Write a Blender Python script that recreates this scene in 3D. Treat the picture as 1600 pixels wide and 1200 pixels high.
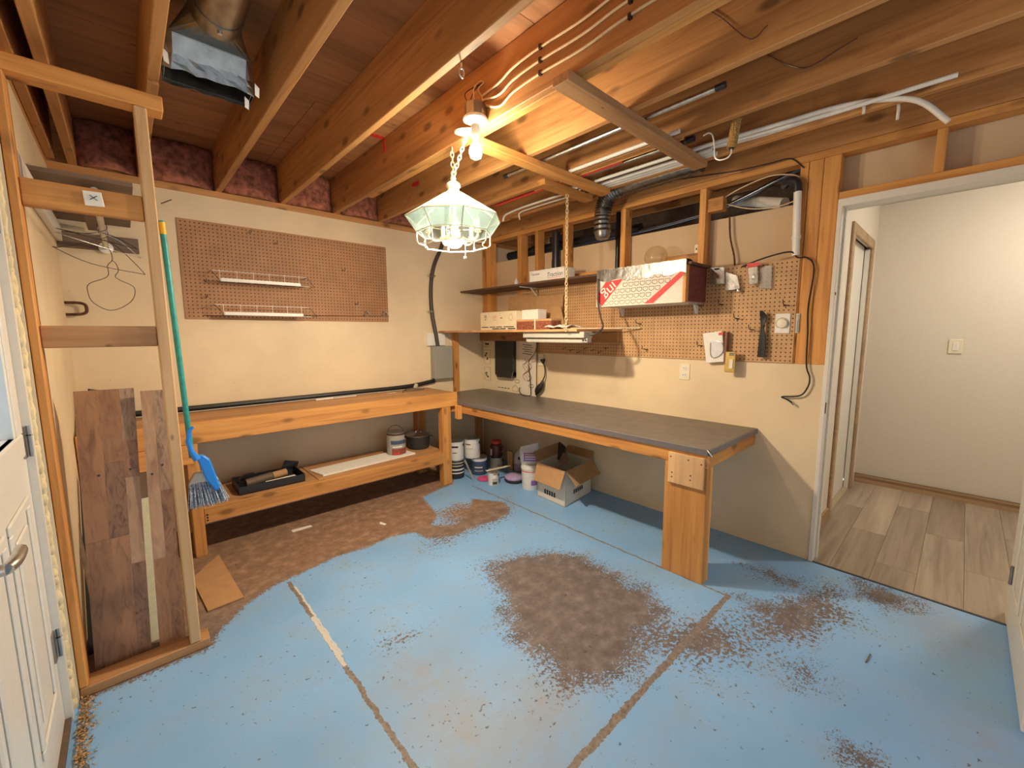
import bpy, bmesh, math, random
import numpy as np
from mathutils import Vector, Matrix, Euler
random.seed(7)
for o in list(bpy.data.objects): bpy.data.objects.remove(o)
S = bpy.context.scene
COL = S.collection

# ------------------------------------------------------------------ camera
F_PX = 652.0
YAW, PITCH, ROLL = (math.radians(a) for a in (42.7, -6.9, -0.3))
CAM = np.array([-2.9485, -3.6711, 1.38])
_cy, _sy = math.cos(YAW), math.sin(YAW)
FWD = np.array([_sy*math.cos(PITCH), _cy*math.cos(PITCH), math.sin(PITCH)])
_r = np.array([_cy, -_sy, 0.0]); _u = np.cross(_r, FWD)
RIGHT = _r*math.cos(ROLL)+_u*math.sin(ROLL); UP = -_r*math.sin(ROLL)+_u*math.cos(ROLL)
cd = bpy.data.cameras.new('camera'); cam = bpy.data.objects.new('camera', cd); COL.objects.link(cam)
cd.sensor_width = 36.0; cd.lens = 36.0*F_PX/1600.0; cd.clip_start = 0.02
cam.matrix_world = Matrix(((RIGHT[0], UP[0], -FWD[0], CAM[0]), (RIGHT[1], UP[1], -FWD[1], CAM[1]),
                           (RIGHT[2], UP[2], -FWD[2], CAM[2]), (0, 0, 0, 1)))
S.camera = cam
# ------------------------------------------------------------------ world and exposure
W = bpy.data.worlds.new('world'); S.world = W; W.use_nodes = True
W.node_tree.nodes['Background'].inputs[0].default_value = (0.80, 0.90, 1.0, 1)
W.node_tree.nodes['Background'].inputs[1].default_value = 0.85
S.view_settings.view_transform = 'Standard'; S.view_settings.look = 'None'
S.view_settings.gamma = 1.0; S.view_settings.use_curve_mapping = False
S.view_settings.exposure = 0.55
BULB = 320.0; PENDANT = 1250.0; HALL_FILL = 82.0
WARM = (1.0, 0.80, 0.56)

# ------------------------------------------------------------------ pixel helpers: a pixel is a direction; the plane gives the distance
def _ray(u, v): return FWD + RIGHT*(u-800)/F_PX + UP*(600-v)/F_PX
def _hit(u, v, ax, val):
    d = _ray(u, v); return Vector(CAM + d*((val-CAM[ax])/d[ax]))
def onx(u, v, x=0.0): return _hit(u, v, 0, x)
def ony(u, v, y=0.0): return _hit(u, v, 1, y)
def onz(u, v, z=0.0): return _hit(u, v, 2, z)

# ------------------------------------------------------------------ materials
MATS = {}
def nodes_of(name):
    m = bpy.data.materials.new(name); m.use_nodes = True
    nt = m.node_tree; b = nt.nodes['Principled BSDF']; MATS[name] = m
    return m, nt, b
def N(nt, t, **kw):
    n = nt.nodes.new(t)
    for k, v in kw.items():
        if k.startswith('i_'): n.inputs[k[2:].replace('_', ' ')].default_value = v
        elif k.startswith('n_'): n.inputs[int(k[2:])].default_value = v
        else: setattr(n, k, v)
    return n
def L(nt, a, b): nt.links.new(a, b)
def ramp(nt, src, stops):
    r = N(nt, 'ShaderNodeValToRGB'); e = r.color_ramp.elements
    while len(e) < len(stops): e.new(0.5)
    for i, (p, c) in enumerate(stops):
        e[i].position = p; e[i].color = (c[0], c[1], c[2], 1) if hasattr(c, '__len__') else (c, c, c, 1)
    L(nt, src, r.inputs[0]); return r
def mixc(nt, fac, a, b, mode='MIX'):
    m = N(nt, 'ShaderNodeMix', data_type='RGBA', blend_type=mode)
    for s, i in ((fac, 0), (a, 6), (b, 7)):
        if hasattr(s, 'is_output'): L(nt, s, m.inputs[i])
        elif hasattr(s, '__len__'): m.inputs[i].default_value = (s[0], s[1], s[2], 1)
        else: m.inputs[i].default_value = s
    return m.outputs[2]
def mth(nt, op, a, b=0.0, c=None, clamp=False):
    m = N(nt, 'ShaderNodeMath', operation=op, use_clamp=clamp)
    for i, s in enumerate((a, b) if c is None else (a, b, c)):
        if hasattr(s, 'is_output'): L(nt, s, m.inputs[i])
        else: m.inputs[i].default_value = s
    return m.outputs[0]
def coords(nt, scale, rnd=True):
    tc = N(nt, 'ShaderNodeTexCoord'); src = tc.outputs['Object']
    if rnd:
        oi = N(nt, 'ShaderNodeObjectInfo'); k = mth(nt, 'MULTIPLY', oi.outputs['Random'], 37.0)
        ad = N(nt, 'ShaderNodeVectorMath', operation='ADD'); L(nt, src, ad.inputs[0]); L(nt, k, ad.inputs[1]); src = ad.outputs[0]
    mp = N(nt, 'ShaderNodeMapping'); mp.inputs['Scale'].default_value = scale; L(nt, src, mp.inputs['Vector'])
    return mp.outputs[0]
def noise(nt, vec, scale, detail=3.0, rough=0.55, dist=0.0):
    n = N(nt, 'ShaderNodeTexNoise'); n.inputs['Scale'].default_value = scale; n.inputs['Detail'].default_value = detail
    n.inputs['Roughness'].default_value = rough; n.inputs['Distortion'].default_value = dist
    L(nt, vec, n.inputs['Vector']); return n.outputs['Fac']
def bump(nt, b, h, strength=0.2, dist=0.01):
    bn = N(nt, 'ShaderNodeBump'); bn.inputs['Strength'].default_value = strength; bn.inputs['Distance'].default_value = dist
    L(nt, h, bn.inputs['Height']); L(nt, bn.outputs[0], b.inputs['Normal'])
def plain(name, col, rough=0.6, metal=0.0, var=0.06, nscale=40.0, bmp=0.0, spec=0.5):
    m, nt, b = nodes_of(name)
    v = coords(nt, (1, 1, 1)); n = noise(nt, v, nscale, 4)
    lo = tuple(c*(1-var*1.6) for c in col); hi = tuple(min(1, c*(1+var*1.2)) for c in col)
    r = ramp(nt, n, [(0.3, lo), (0.7, hi)]); L(nt, r.outputs[0], b.inputs['Base Color'])
    b.inputs['Roughness'].default_value = rough; b.inputs['Metallic'].default_value = metal
    b.inputs['Specular IOR Level'].default_value = spec
    if bmp: bump(nt, b, n, bmp, 0.004)
    return m
def wood(name, light, dark, axis, knots=0.155, fine=26.0, rough=0.62, along=0.045, swirl=1.2):
    m, nt, b = nodes_of(name)
    sc = [fine]*3; sc['xyz'.index(axis)] = fine*along
    v = coords(nt, tuple(sc)); g = noise(nt, v, 1.0, 5, 0.6, swirl)
    sc2 = [7.0]*3; sc2['xyz'.index(axis)] = 0.7
    g2 = noise(nt, coords(nt, tuple(sc2)), 1.0, 3, 0.5, 0.8)
    mid = tuple((a*0.7+c*0.3) for a, c in zip(light, dark))
    r = ramp(nt, g, [(0.28, dark), (0.5, mid), (0.72, light)])
    r2 = ramp(nt, g2, [(0.3, (0.78, 0.74, 0.70)), (0.7, (1.1, 1.1, 1.1))])
    c = mixc(nt, 1.0, r.outputs[0], r2.outputs[0], 'MULTIPLY')
    oi = N(nt, 'ShaderNodeObjectInfo'); rr = ramp(nt, oi.outputs['Random'], [(0, (0.84, 0.82, 0.80)), (1, (1.1, 1.08, 1.05))])
    c = mixc(nt, 1.0, c, rr.outputs[0], 'MULTIPLY')
    if knots:
        sk = [9.0]*3; sk['xyz'.index(axis)] = 4.2
        vo = N(nt, 'ShaderNodeTexVoronoi'); vo.inputs['Scale'].default_value = 1.0; L(nt, coords(nt, tuple(sk)), vo.inputs['Vector'])
        kr = ramp(nt, vo.outputs['Distance'], [(0.0, 1.0), (knots*0.7, 1.0), (knots*1.5, 0.0)])
        c = mixc(nt, mth(nt, 'MULTIPLY', kr.outputs[0], 0.75), c, tuple(d*0.35 for d in dark))
    L(nt, c, b.inputs['Base Color']); b.inputs['Roughness'].default_value = rough
    bump(nt, b, g, 0.12, 0.003)
    return m
PL, PD = (0.78, 0.395, 0.115), (0.50, 0.20, 0.048)
JL, JD = (0.62, 0.32, 0.115), (0.38, 0.165, 0.052)
for a in 'xyz':
    wood('pine_'+a, PL, PD, a)
    wood('joist_'+a, JL, JD, a)
wood('pale_pine_z', (0.80, 0.55, 0.30), (0.62, 0.38, 0.18), 'z', 0.05)
wood('ply', (0.46, 0.225, 0.095), (0.28, 0.125, 0.05), 'x', 0.07, 14)
wood('bench_top', (0.55, 0.31, 0.14), (0.36, 0.18, 0.08), 'x', 0.04)
wood('hardboard', (0.55, 0.31, 0.14), (0.45, 0.24, 0.11), 'x', 0.0)
wood('dark_shelf', (0.13, 0.075, 0.05), (0.08, 0.045, 0.03), 'y', 0.0)
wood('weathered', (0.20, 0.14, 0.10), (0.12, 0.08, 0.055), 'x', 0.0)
wood('laminate_a', (0.38, 0.21, 0.11), (0.20, 0.10, 0.052), 'z', 0.0, 40, 0.4)
wood('laminate_b', (0.30, 0.17, 0.105), (0.09, 0.045, 0.028), 'z', 0.0, 26, 0.4, 0.25, 3.0)
wood('laminate_c', (0.48, 0.33, 0.22), (0.28, 0.17, 0.11), 'z', 0.0, 34, 0.4)
wood('laminate_d', (0.42, 0.30, 0.22), (0.12, 0.075, 0.055), 'z', 0.0, 30, 0.4, 0.12, 3.0)
wood('vinyl_a', (0.44, 0.375, 0.30), (0.27, 0.22, 0.17), 'x', 0.0, 22, 0.45)
wood('vinyl_b', (0.36, 0.30, 0.235), (0.22, 0.175, 0.13), 'x', 0.0, 22, 0.45)
wood('vinyl_c', (0.50, 0.43, 0.345), (0.34, 0.28, 0.215), 'x', 0.0, 22, 0.45)
wood('base_oak', (0.50, 0.36, 0.22), (0.36, 0.24, 0.14), 'y', 0.0)
plain('black_and_shade', (0.03, 0.028, 0.026), 0.9)  # matt black of panel and lid, also the shade inside an opened can
plain('white_paint', (0.80, 0.77, 0.70), 0.4, var=0.02)
plain('door_white', (0.78, 0.76, 0.70), 0.38, var=0.02)
plain('hall_wall', (0.72, 0.665, 0.58), 0.75, var=0.02, nscale=120, bmp=0.25)
plain('tan_board', (0.64, 0.48, 0.31), 0.85, var=0.015, nscale=8)
plain('insulation', (0.40, 0.145, 0.09), 0.95, var=0.4, nscale=25, bmp=0.6)
plain('white_plastic', (0.82, 0.80, 0.74), 0.35, var=0.02)
plain('cream_plastic', (0.80, 0.74, 0.58), 0.4, var=0.02)
plain('black_plastic', (0.018, 0.018, 0.02), 0.4, var=0.1)
plain('black_cable', (0.015, 0.014, 0.014), 0.5, var=0.1)
plain('abs_black', (0.025, 0.025, 0.03), 0.3, var=0.1)
plain('wire_dark', (0.06, 0.045, 0.04), 0.4, 0.7)
plain('wire_white', (0.85, 0.83, 0.78), 0.35, 0.2, var=0.02)
plain('steel', (0.62, 0.62, 0.60), 0.3, 1.0, var=0.1)
plain('galvanized', (0.37, 0.355, 0.32), 0.36, 1.0, var=0.18, nscale=14, bmp=0.1)
plain('foil', (0.27, 0.265, 0.255), 0.36, 1.0, var=0.15, nscale=30, bmp=0.7)
plain('brass', (0.65, 0.46, 0.16), 0.35, 0.9)
plain('rusty', (0.13, 0.055, 0.03), 0.7, 0.5, var=0.3)
plain('grey_box', (0.33, 0.33, 0.29), 0.5, var=0.03)
plain('fixture_grey', (0.46, 0.44, 0.38), 0.45, var=0.04)
plain('laminate_grey', (0.165, 0.145, 0.13), 0.42, var=0.14, nscale=12)
plain('edge_grey', (0.16, 0.15, 0.16), 0.4, var=0.05)
plain('cardboard', (0.50, 0.29, 0.135), 0.85, var=0.06, nscale=20)
plain('carton_white', (0.76, 0.70, 0.60), 0.7, var=0.04)
plain('carton_cream', (0.76, 0.66, 0.47), 0.7, var=0.04)
plain('paper', (0.84, 0.82, 0.77), 0.8, var=0.03)
plain('ink', (0.03, 0.03, 0.035), 0.7)
plain('ink_red', (0.70, 0.05, 0.05), 0.6)
plain('ink_brown', (0.22, 0.10, 0.07), 0.7)
plain('ink_green', (0.08, 0.22, 0.12), 0.7)
plain('ink_blue', (0.06, 0.09, 0.17), 0.6)
plain('label_red', (0.28, 0.07, 0.045), 0.6)
plain('red_plastic', (0.65, 0.05, 0.035), 0.5)
plain('red_tape', (0.62, 0.03, 0.03), 0.5)
plain('teal', (0.02, 0.30, 0.29), 0.4, var=0.12)
plain('yellow', (0.80, 0.50, 0.03), 0.5)
plain('blue_plastic', (0.015, 0.24, 0.80), 0.35, var=0.04)
plain('bristle', (0.40, 0.47, 0.60), 0.8, var=0.6, nscale=160)
plain('purple', (0.28, 0.13, 0.50), 0.45, var=0.05)
plain('lavender', (0.46, 0.36, 0.62), 0.45, var=0.06)
plain('pink', (0.72, 0.10, 0.28), 0.5)
plain('bag_white', (0.70, 0.70, 0.74), 0.45, var=0.06, bmp=0.4)
plain('can_tan', (0.56, 0.47, 0.36), 0.5)
plain('jar_brown', (0.10, 0.03, 0.025), 0.25)
plain('cast_iron', (0.03, 0.03, 0.03), 0.4)
plain('cork', (0.44, 0.25, 0.07), 0.95, var=0.5, nscale=160, bmp=0.8)
plain('foam', (0.78, 0.66, 0.40), 0.8, var=0.08, nscale=30, bmp=0.5)
plain('sawdust', (0.50, 0.33, 0.16), 0.9, var=0.5, nscale=160)
plain('rope', (0.72, 0.55, 0.32), 0.8)
plain('cable_cream', (0.72, 0.56, 0.36), 0.6)
plain('red_brown_print', (0.24, 0.075, 0.04), 0.6, var=0.8, nscale=110)
plain('pale_green', (0.52, 0.53, 0.40), 0.6)
plain('conduit_dark', (0.06, 0.05, 0.045), 0.5)
plain('brick_red_foam', (0.20, 0.045, 0.035), 0.7, var=0.1)
plain('carpet', (0.45, 0.36, 0.24), 0.95, var=0.2, nscale=200)
plain('porcelain', (0.80, 0.74, 0.55), 0.3, var=0.02)
plain('chrome_dark', (0.20, 0.21, 0.24), 0.25, 0.9)

def drywall(name, col):
    m, nt, b = nodes_of(name)
    v = coords(nt, (1, 1, 1), False)
    n1 = noise(nt, v, 2.2, 4); n2 = noise(nt, v, 60, 2)
    r = ramp(nt, n1, [(0.3, tuple(c*0.90 for c in col)), (0.7, tuple(min(1, c*1.05) for c in col))])
    vo = N(nt, 'ShaderNodeTexVoronoi'); vo.inputs['Scale'].default_value = 9.0; L(nt, v, vo.inputs['Vector'])
    sp = ramp(nt, vo.outputs['Distance'], [(0.0, 1.0), (0.022, 1.0), (0.036, 0.0)])
    f = mth(nt, 'MULTIPLY', sp.outputs[0], mth(nt, 'GREATER_THAN', n1, 0.5))
    c = mixc(nt, mth(nt, 'MULTIPLY', f, 0.6), r.outputs[0], tuple(k*0.4 for k in col))
    L(nt, c, b.inputs['Base Color']); b.inputs['Roughness'].default_value = 0.7
    bump(nt, b, n2, 0.08, 0.003); return m
drywall('drywall', (0.79, 0.645, 0.435))

def pegmat(name, col, ax):
    m, nt, b = nodes_of(name)
    tc = N(nt, 'ShaderNodeNewGeometry'); sp = N(nt, 'ShaderNodeSeparateXYZ'); L(nt, tc.outputs['Position'], sp.inputs[0])
    def cell(s):
        k = mth(nt, 'DIVIDE', s, 0.0254); k = mth(nt, 'FRACT', mth(nt, 'ADD', k, 400.0)); return mth(nt, 'SUBTRACT', k, 0.5)
    a = cell(sp.outputs[ax]); z = cell(sp.outputs[2])
    d = mth(nt, 'SQRT', mth(nt, 'ADD', mth(nt, 'MULTIPLY', a, a), mth(nt, 'MULTIPLY', z, z)))
    hole = mth(nt, 'LESS_THAN', d, 0.17)
    n = noise(nt, tc.outputs['Position'], 9, 4)
    r = ramp(nt, n, [(0.3, tuple(c*0.86 for c in col)), (0.7, tuple(c*1.08 for c in col))])
    c = mixc(nt, hole, r.outputs[0], (0.035, 0.018, 0.01))
    L(nt, c, b.inputs['Base Color']); b.inputs['Roughness'].default_value = 0.6; return m
pegmat('pegboard_back', (0.42, 0.215, 0.10), 0)
pegmat('pegboard_right', (0.56, 0.33, 0.155), 1)

def emit(name, col, s):
    m = bpy.data.materials.new(name); m.use_nodes = True; nt = m.node_tree; nt.nodes.clear()
    e = N(nt, 'ShaderNodeEmission'); e.inputs[0].default_value = (*col, 1); e.inputs[1].default_value = s
    o = N(nt, 'ShaderNodeOutputMaterial'); L(nt, e.outputs[0], o.inputs[0]); MATS[name] = m
emit('bulb_lit', WARM, BULB); emit('pendant_lit', WARM, PENDANT); emit('hall_fill', (1.0, 0.9, 0.76), HALL_FILL)
def thin_glass(name, tint, gloss, rough=0.05):
    m = bpy.data.materials.new(name); m.use_nodes = True; nt = m.node_tree; nt.nodes.clear()
    t = N(nt, 'ShaderNodeBsdfTransparent'); t.inputs[0].default_value = (*tint, 1)
    g = N(nt, 'ShaderNodeBsdfGlossy'); g.inputs['Roughness'].default_value = rough
    fr = N(nt, 'ShaderNodeLayerWeight'); fr.inputs[0].default_value = 0.5
    f = mth(nt, 'MULTIPLY_ADD', mth(nt, 'POWER', fr.outputs['Facing'], 4.0), 0.5, gloss, True)
    x = N(nt, 'ShaderNodeMixShader'); L(nt, f, x.inputs[0]); L(nt, t.outputs[0], x.inputs[1]); L(nt, g.outputs[0], x.inputs[2])
    o = N(nt, 'ShaderNodeOutputMaterial'); L(nt, x.outputs[0], o.inputs[0]); MATS[name] = m
    return m, nt, x
thin_glass('glass_clear', (0.92, 0.95, 0.96), 0.02)
thin_glass('glass_globe', (0.95, 0.92, 0.86), 0.07, 0.08)
thin_glass('plastic_clear', (0.70, 0.70, 0.70), 0.2, 0.25)
# etched, lightly diffusing pendant panes
def etched():
    m, nt, x = thin_glass('glass_etched', (0.72, 0.90, 0.92), 0.03, 0.25)
    d = N(nt, 'ShaderNodeBsdfTranslucent'); d.inputs[0].default_value = (0.36, 0.50, 0.52, 1)
    d2 = N(nt, 'ShaderNodeBsdfDiffuse'); d2.inputs[0].default_value = (0.38, 0.48, 0.49, 1)
    a = N(nt, 'ShaderNodeMixShader'); a.inputs[0].default_value = 0.5; L(nt, d.outputs[0], a.inputs[1]); L(nt, d2.outputs[0], a.inputs[2])
    q = N(nt, 'ShaderNodeMixShader'); q.inputs[0].default_value = 0.40
    o = [n for n in nt.nodes if n.type == 'OUTPUT_MATERIAL'][0]
    L(nt, x.outputs[0], q.inputs[1]); L(nt, a.outputs[0], q.inputs[2]); L(nt, q.outputs[0], o.inputs[0])
etched()

# ------------------------------------------------------------------ mesh helpers
V = Vector
class MB:
    def __init__(s): s.v = []; s.f = []
    def add(s, vs, fs):
        k = len(s.v); s.v += [V(p) for p in vs]; s.f += [[i+k for i in f] for f in fs]; return s
    def box(s, x0, x1, y0, y1, z0, z1):
        x0, x1 = sorted((x0, x1)); y0, y1 = sorted((y0, y1)); z0, z1 = sorted((z0, z1))
        return s.add([(x0,y0,z0),(x1,y0,z0),(x1,y1,z0),(x0,y1,z0),(x0,y0,z1),(x1,y0,z1),(x1,y1,z1),(x0,y1,z1)],
                     [(0,3,2,1),(4,5,6,7),(0,1,5,4),(1,2,6,5),(2,3,7,6),(3,0,4,7)])
    def beam(s, p, q, w, h, up=(0,0,1)):
        p, q = V(p), V(q); d = (q-p).normalized(); r = d.cross(V(up)).normalized(); u = r.cross(d)
        vs = [c + r*(w/2*a) + u*(h/2*b) for c in (p, q) for a, b in ((-1,-1),(1,-1),(1,1),(-1,1))]
        return s.add(vs, [(0,1,2,3),(7,6,5,4),(0,4,5,1),(1,5,6,2),(2,6,7,3),(3,7,4,0)])
    def quadbox(s, a, b, c, d, t):     # a slab: four corners, thickness vector
        t = V(t); a, b, c, d = V(a), V(b), V(c), V(d)
        return s.add([a,b,c,d,a+t,b+t,c+t,d+t], [(0,3,2,1),(4,5,6,7),(0,1,5,4),(1,2,6,5),(2,3,7,6),(3,0,4,7)])
    def prism(s, pts, t):
        n = len(pts); t = V(t); vs = [V(p) for p in pts]+[V(p)+t for p in pts]
        return s.add(vs, [list(range(n))[::-1], list(range(n, 2*n))]+[(i,(i+1)%n,n+(i+1)%n,n+i) for i in range(n)])
    def tube(s, pts, r, n=8, closed=False, cap=True):
        pts = [V(p) for p in pts]; m = len(pts); rs = r if hasattr(r, '__len__') else [r]*m
        prev = None; k = len(s.v)
        for i, p in enumerate(pts):
            if closed: d = pts[(i+1) % m]-pts[i-1]
            else: d = pts[min(i+1, m-1)]-pts[max(i-1, 0)]
            d.normalize()
            if prev is None:
                a = V((0,0,1)) if abs(d.z) < 0.9 else V((1,0,0)); x = d.cross(a).normalized()
            else: x = (prev - d*prev.dot(d)).normalized()
            prev = x; y = d.cross(x)
            for j in range(n):
                t = 2*math.pi*j/n; s.v.append(p+(x*math.cos(t)+y*math.sin(t))*rs[i])
        for i in range(m if closed else m-1):
            a, b = k+i*n, k+((i+1) % m)*n
            for j in range(n): s.f.append([a+j, a+(j+1)%n, b+(j+1)%n, b+j])
        if cap and not closed:
            s.f.append([k+j for j in range(n)][::-1]); s.f.append([k+(m-1)*n+j for j in range(n)])
        return s
    def lathe(s, prof, c=(0,0,0), axis=(0,0,1), n=24, rot=0.0, cap=True):
        c = V(c); ax = V(axis).normalized(); a = V((1,0,0)) if abs(ax.x) < 0.9 else V((0,1,0))
        x = (a-ax*a.dot(ax)).normalized(); y = ax.cross(x); k = len(s.v)
        for r, z in prof:
            for j in range(n):
                t = 2*math.pi*j/n+rot; s.v.append(c+ax*z+(x*math.cos(t)+y*math.sin(t))*max(r, 1e-4))
        for i in range(len(prof)-1):
            for j in range(n):
                a0, b0 = k+i*n, k+(i+1)*n; s.f.append([a0+j, a0+(j+1)%n, b0+(j+1)%n, b0+j])
        if cap:
            s.f.append([k+j for j in range(n)][::-1]); s.f.append([k+(len(prof)-1)*n+j for j in range(n)])
        return s
    def sphere(s, c, r, n=14, sq=(1,1,1)):
        k = len(s.v); c = V(c); m = n//2
        for i in range(m+1):
            t = math.pi*i/m
            for j in range(n):
                p = 2*math.pi*j/n
                s.v.append(c+V((math.sin(t)*math.cos(p)*r*sq[0], math.sin(t)*math.sin(p)*r*sq[1], -math.cos(t)*r*sq[2])))
        for i in range(m):
            for j in range(n):
                a, b = k+i*n, k+(i+1)*n; s.f.append([a+j, a+(j+1)%n, b+(j+1)%n, b+j])
        return s
    def build(s, name, mat, parent=None, smooth=False, bevel=0.0):
        off = V((0,0,0)); p = parent
        while p: off += p.location; p = p.parent
        me = bpy.data.meshes.new(name); me.from_pydata([tuple(v-off) for v in s.v], [], s.f)
        bm = bmesh.new(); bm.from_mesh(me); bmesh.ops.remove_doubles(bm, verts=bm.verts, dist=1e-6)
        bmesh.ops.recalc_face_normals(bm, faces=bm.faces); bm.to_mesh(me); bm.free()
        me.materials.append(MATS[mat])
        if smooth: me.polygons.foreach_set('use_smooth', [True]*len(me.polygons)); 
        o = bpy.data.objects.new(name, me); COL.objects.link(o)
        if smooth:
            md = o.modifiers.new('edges', 'EDGE_SPLIT'); md.split_angle = math.radians(40)
        if bevel:
            md = o.modifiers.new('bevel', 'BEVEL'); md.width = bevel; md.segments = 1; md.limit_method = 'ANGLE'
        if parent: o.parent = parent
        return o
def empty(name, loc=(0,0,0)):
    o = bpy.data.objects.new(name, None); o.location = loc; o.empty_display_size = 0.05; COL.objects.link(o); return o
def tag(o, label, cat, group=None):
    o['label'] = label; o['category'] = cat
    if group: o['group'] = group
    return o
def thing(name, label, cat, loc=(0,0,0), group=None): return tag(empty(name, loc), label, cat, group)
def struct(o): o['kind'] = 'structure'; return o
def B(*a): return MB().box(*a)
def lerp(a, b, t): return V(a)*(1-t)+V(b)*t
def curve(pts, n=8):      # Catmull-Rom
    P = [V(p) for p in pts]; P = [P[0]*2-P[1]]+P+[P[-1]*2-P[-2]]; out = []
    for i in range(1, len(P)-2):
        a, b, c, d = P[i-1:i+3]
        for k in range(n):
            t = k/n; out.append(0.5*((2*b)+(c-a)*t+(2*a-5*b+4*c-d)*t*t+(3*b-a-3*c+d)*t**3))
    out.append(P[-2]); return out
def text(name, s, size, org, right, up, mat, parent, shear=0.0, wide=1.0):
    cu = bpy.data.curves.new(name, 'FONT'); cu.body = s; cu.size = size; cu.extrude = 0.0004; cu.shear = shear; cu.space_character = wide
    t = bpy.data.objects.new(name, cu); COL.objects.link(t)
    dg = bpy.context.evaluated_depsgraph_get(); me = bpy.data.meshes.new_from_object(t.evaluated_get(dg))
    bpy.data.objects.remove(t); bpy.data.curves.remove(cu)
    r = V(right).normalized(); u = V(up); u = (u-r*u.dot(r)).normalized(); n = r.cross(u)
    off = V((0,0,0)); p = parent
    while p: off += p.location; p = p.parent
    me.transform(Matrix((( r.x,u.x,n.x,org[0]-off.x),(r.y,u.y,n.y,org[1]-off.y),(r.z,u.z,n.z,org[2]-off.z),(0,0,0,1))))
    me.materials.clear(); me.materials.append(MATS[mat])
    o = bpy.data.objects.new(name, me); COL.objects.link(o); o.parent = parent; return o

# =================================================================== SETTING
YF = -5.2            # the room goes on behind the camera, left open to let in fill daylight
ZJ, ZS = 2.38, 2.66  # joist underside, subfloor underside
# ---- painted concrete floor: bare patches are drawn from outlines measured on the floor plane
def floor_px(pts): return np.array([[onz(u, v).x, onz(u, v).y] for u, v in pts])
def sdf(P, poly):
    d = np.full(len(P), 1e9); ins = np.zeros(len(P), bool); n = len(poly)
    for i in range(n):
        a, b = poly[i], poly[(i+1) % n]; e = b-a; w = P-a
        t = np.clip((w@e)/(e@e+1e-12), 0, 1); d = np.minimum(d, np.hypot(*(w-t[:, None]*e).T))
        c = ((a[1] > P[:, 1]) != (b[1] > P[:, 1])); xi = a[0]+(P[:, 1]-a[1])/(b[1]-a[1]+1e-12)*e[0]
        ins ^= c & (P[:, 0] < xi)
    return np.where(ins, d, -d)
BARE = [floor_px([(120,1100),(330,1013),(345,985),(385,945),(430,914),(462,900),(525,870),(575,855),(612,838),(648,832),(668,842),(712,837),(740,822),(775,814),(797,800),(790,785),(737,779),(733,800),(715,818),(690,822),(675,820),(685,805),(667,785),(660,777),(687,764),(707,757),(712,740),(690,716),(250,760),(80,900)]),
        floor_px([(765,880),(850,862),(905,868),(960,895),(1018,932),(1040,955),(1012,985),(1000,1010),(985,1055),(945,1068),(885,1064),(835,1022),(797,985),(782,955),(792,930),(772,905)]),
        floor_px([(1168,938),(1215,940),(1270,928),(1300,916),(1303,928),(1285,945),(1262,962),(1240,985),(1222,978),(1210,958),(1180,950)]),
        floor_px([(1337,908),(1365,918),(1400,930),(1440,942),(1415,948),(1385,952),(1352,932)]),
        floor_px([(1250,1048),(1268,1042),(1272,1062),(1255,1068)]),
        floor_px([(1335,1180),(1350,1190),(1362,1203),(1345,1204)]),
        floor_px([(1225,900),(1240,908),(1235,914),(1180,898),(1170,885)])]
SPECK = [floor_px([(735,878),(860,855),(980,895),(1060,965),(1135,935),(1300,912),(1345,965),(1300,1010),(1260,1045),(1190,1060),(1100,1060),(1020,1040),(940,1090),(870,1075),(770,960)]),
         floor_px([(640,830),(690,790),(800,775),(820,805),(760,835),(720,860),(640,880)]),
         floor_px([(560,1010),(700,960),(660,1000),(600,1040)])]
DUST = [floor_px([(625,1040),(680,1030),(720,1080),(790,1150),(800,1200),(700,1200),(660,1120)]),
        floor_px([(815,1060),(875,1075),(880,1130),(850,1190),(790,1190),(800,1110)]),
        floor_px([(1440,950),(1490,970),(1510,1000),(1450,985)]), floor_px([(1530,1140),(1600,1190),(1600,1200),(1540,1170)])]
nx, ny = 150, 232
gx = np.linspace(-3.26, 0.02, nx); gy = np.linspace(YF, 0.02, ny)
GX, GY = np.meshgrid(gx, gy); PT = np.c_[GX.ravel(), GY.ravel()]
def field(polys, soft): return np.max([np.clip(0.5+sdf(PT, p)/soft, 0, 1) for p in polys], axis=0)
me = bpy.data.meshes.new('floor')
me.from_pydata(np.c_[PT, np.zeros(len(PT))].tolist(), [], [(j*nx+i, j*nx+i+1, (j+1)*nx+i+1, (j+1)*nx+i) for j in range(ny-1) for i in range(nx-1)])
for nm, fld in (('bare', field(BARE[:1], 0.14)), ('worn', field(BARE[1:], 0.36)), ('speck', field(SPECK, 0.35)), ('dust', field(DUST, 0.4))):
    at = me.attributes.new(nm, 'FLOAT', 'POINT'); at.data.foreach_set('value', fld.astype(np.float32))
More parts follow.
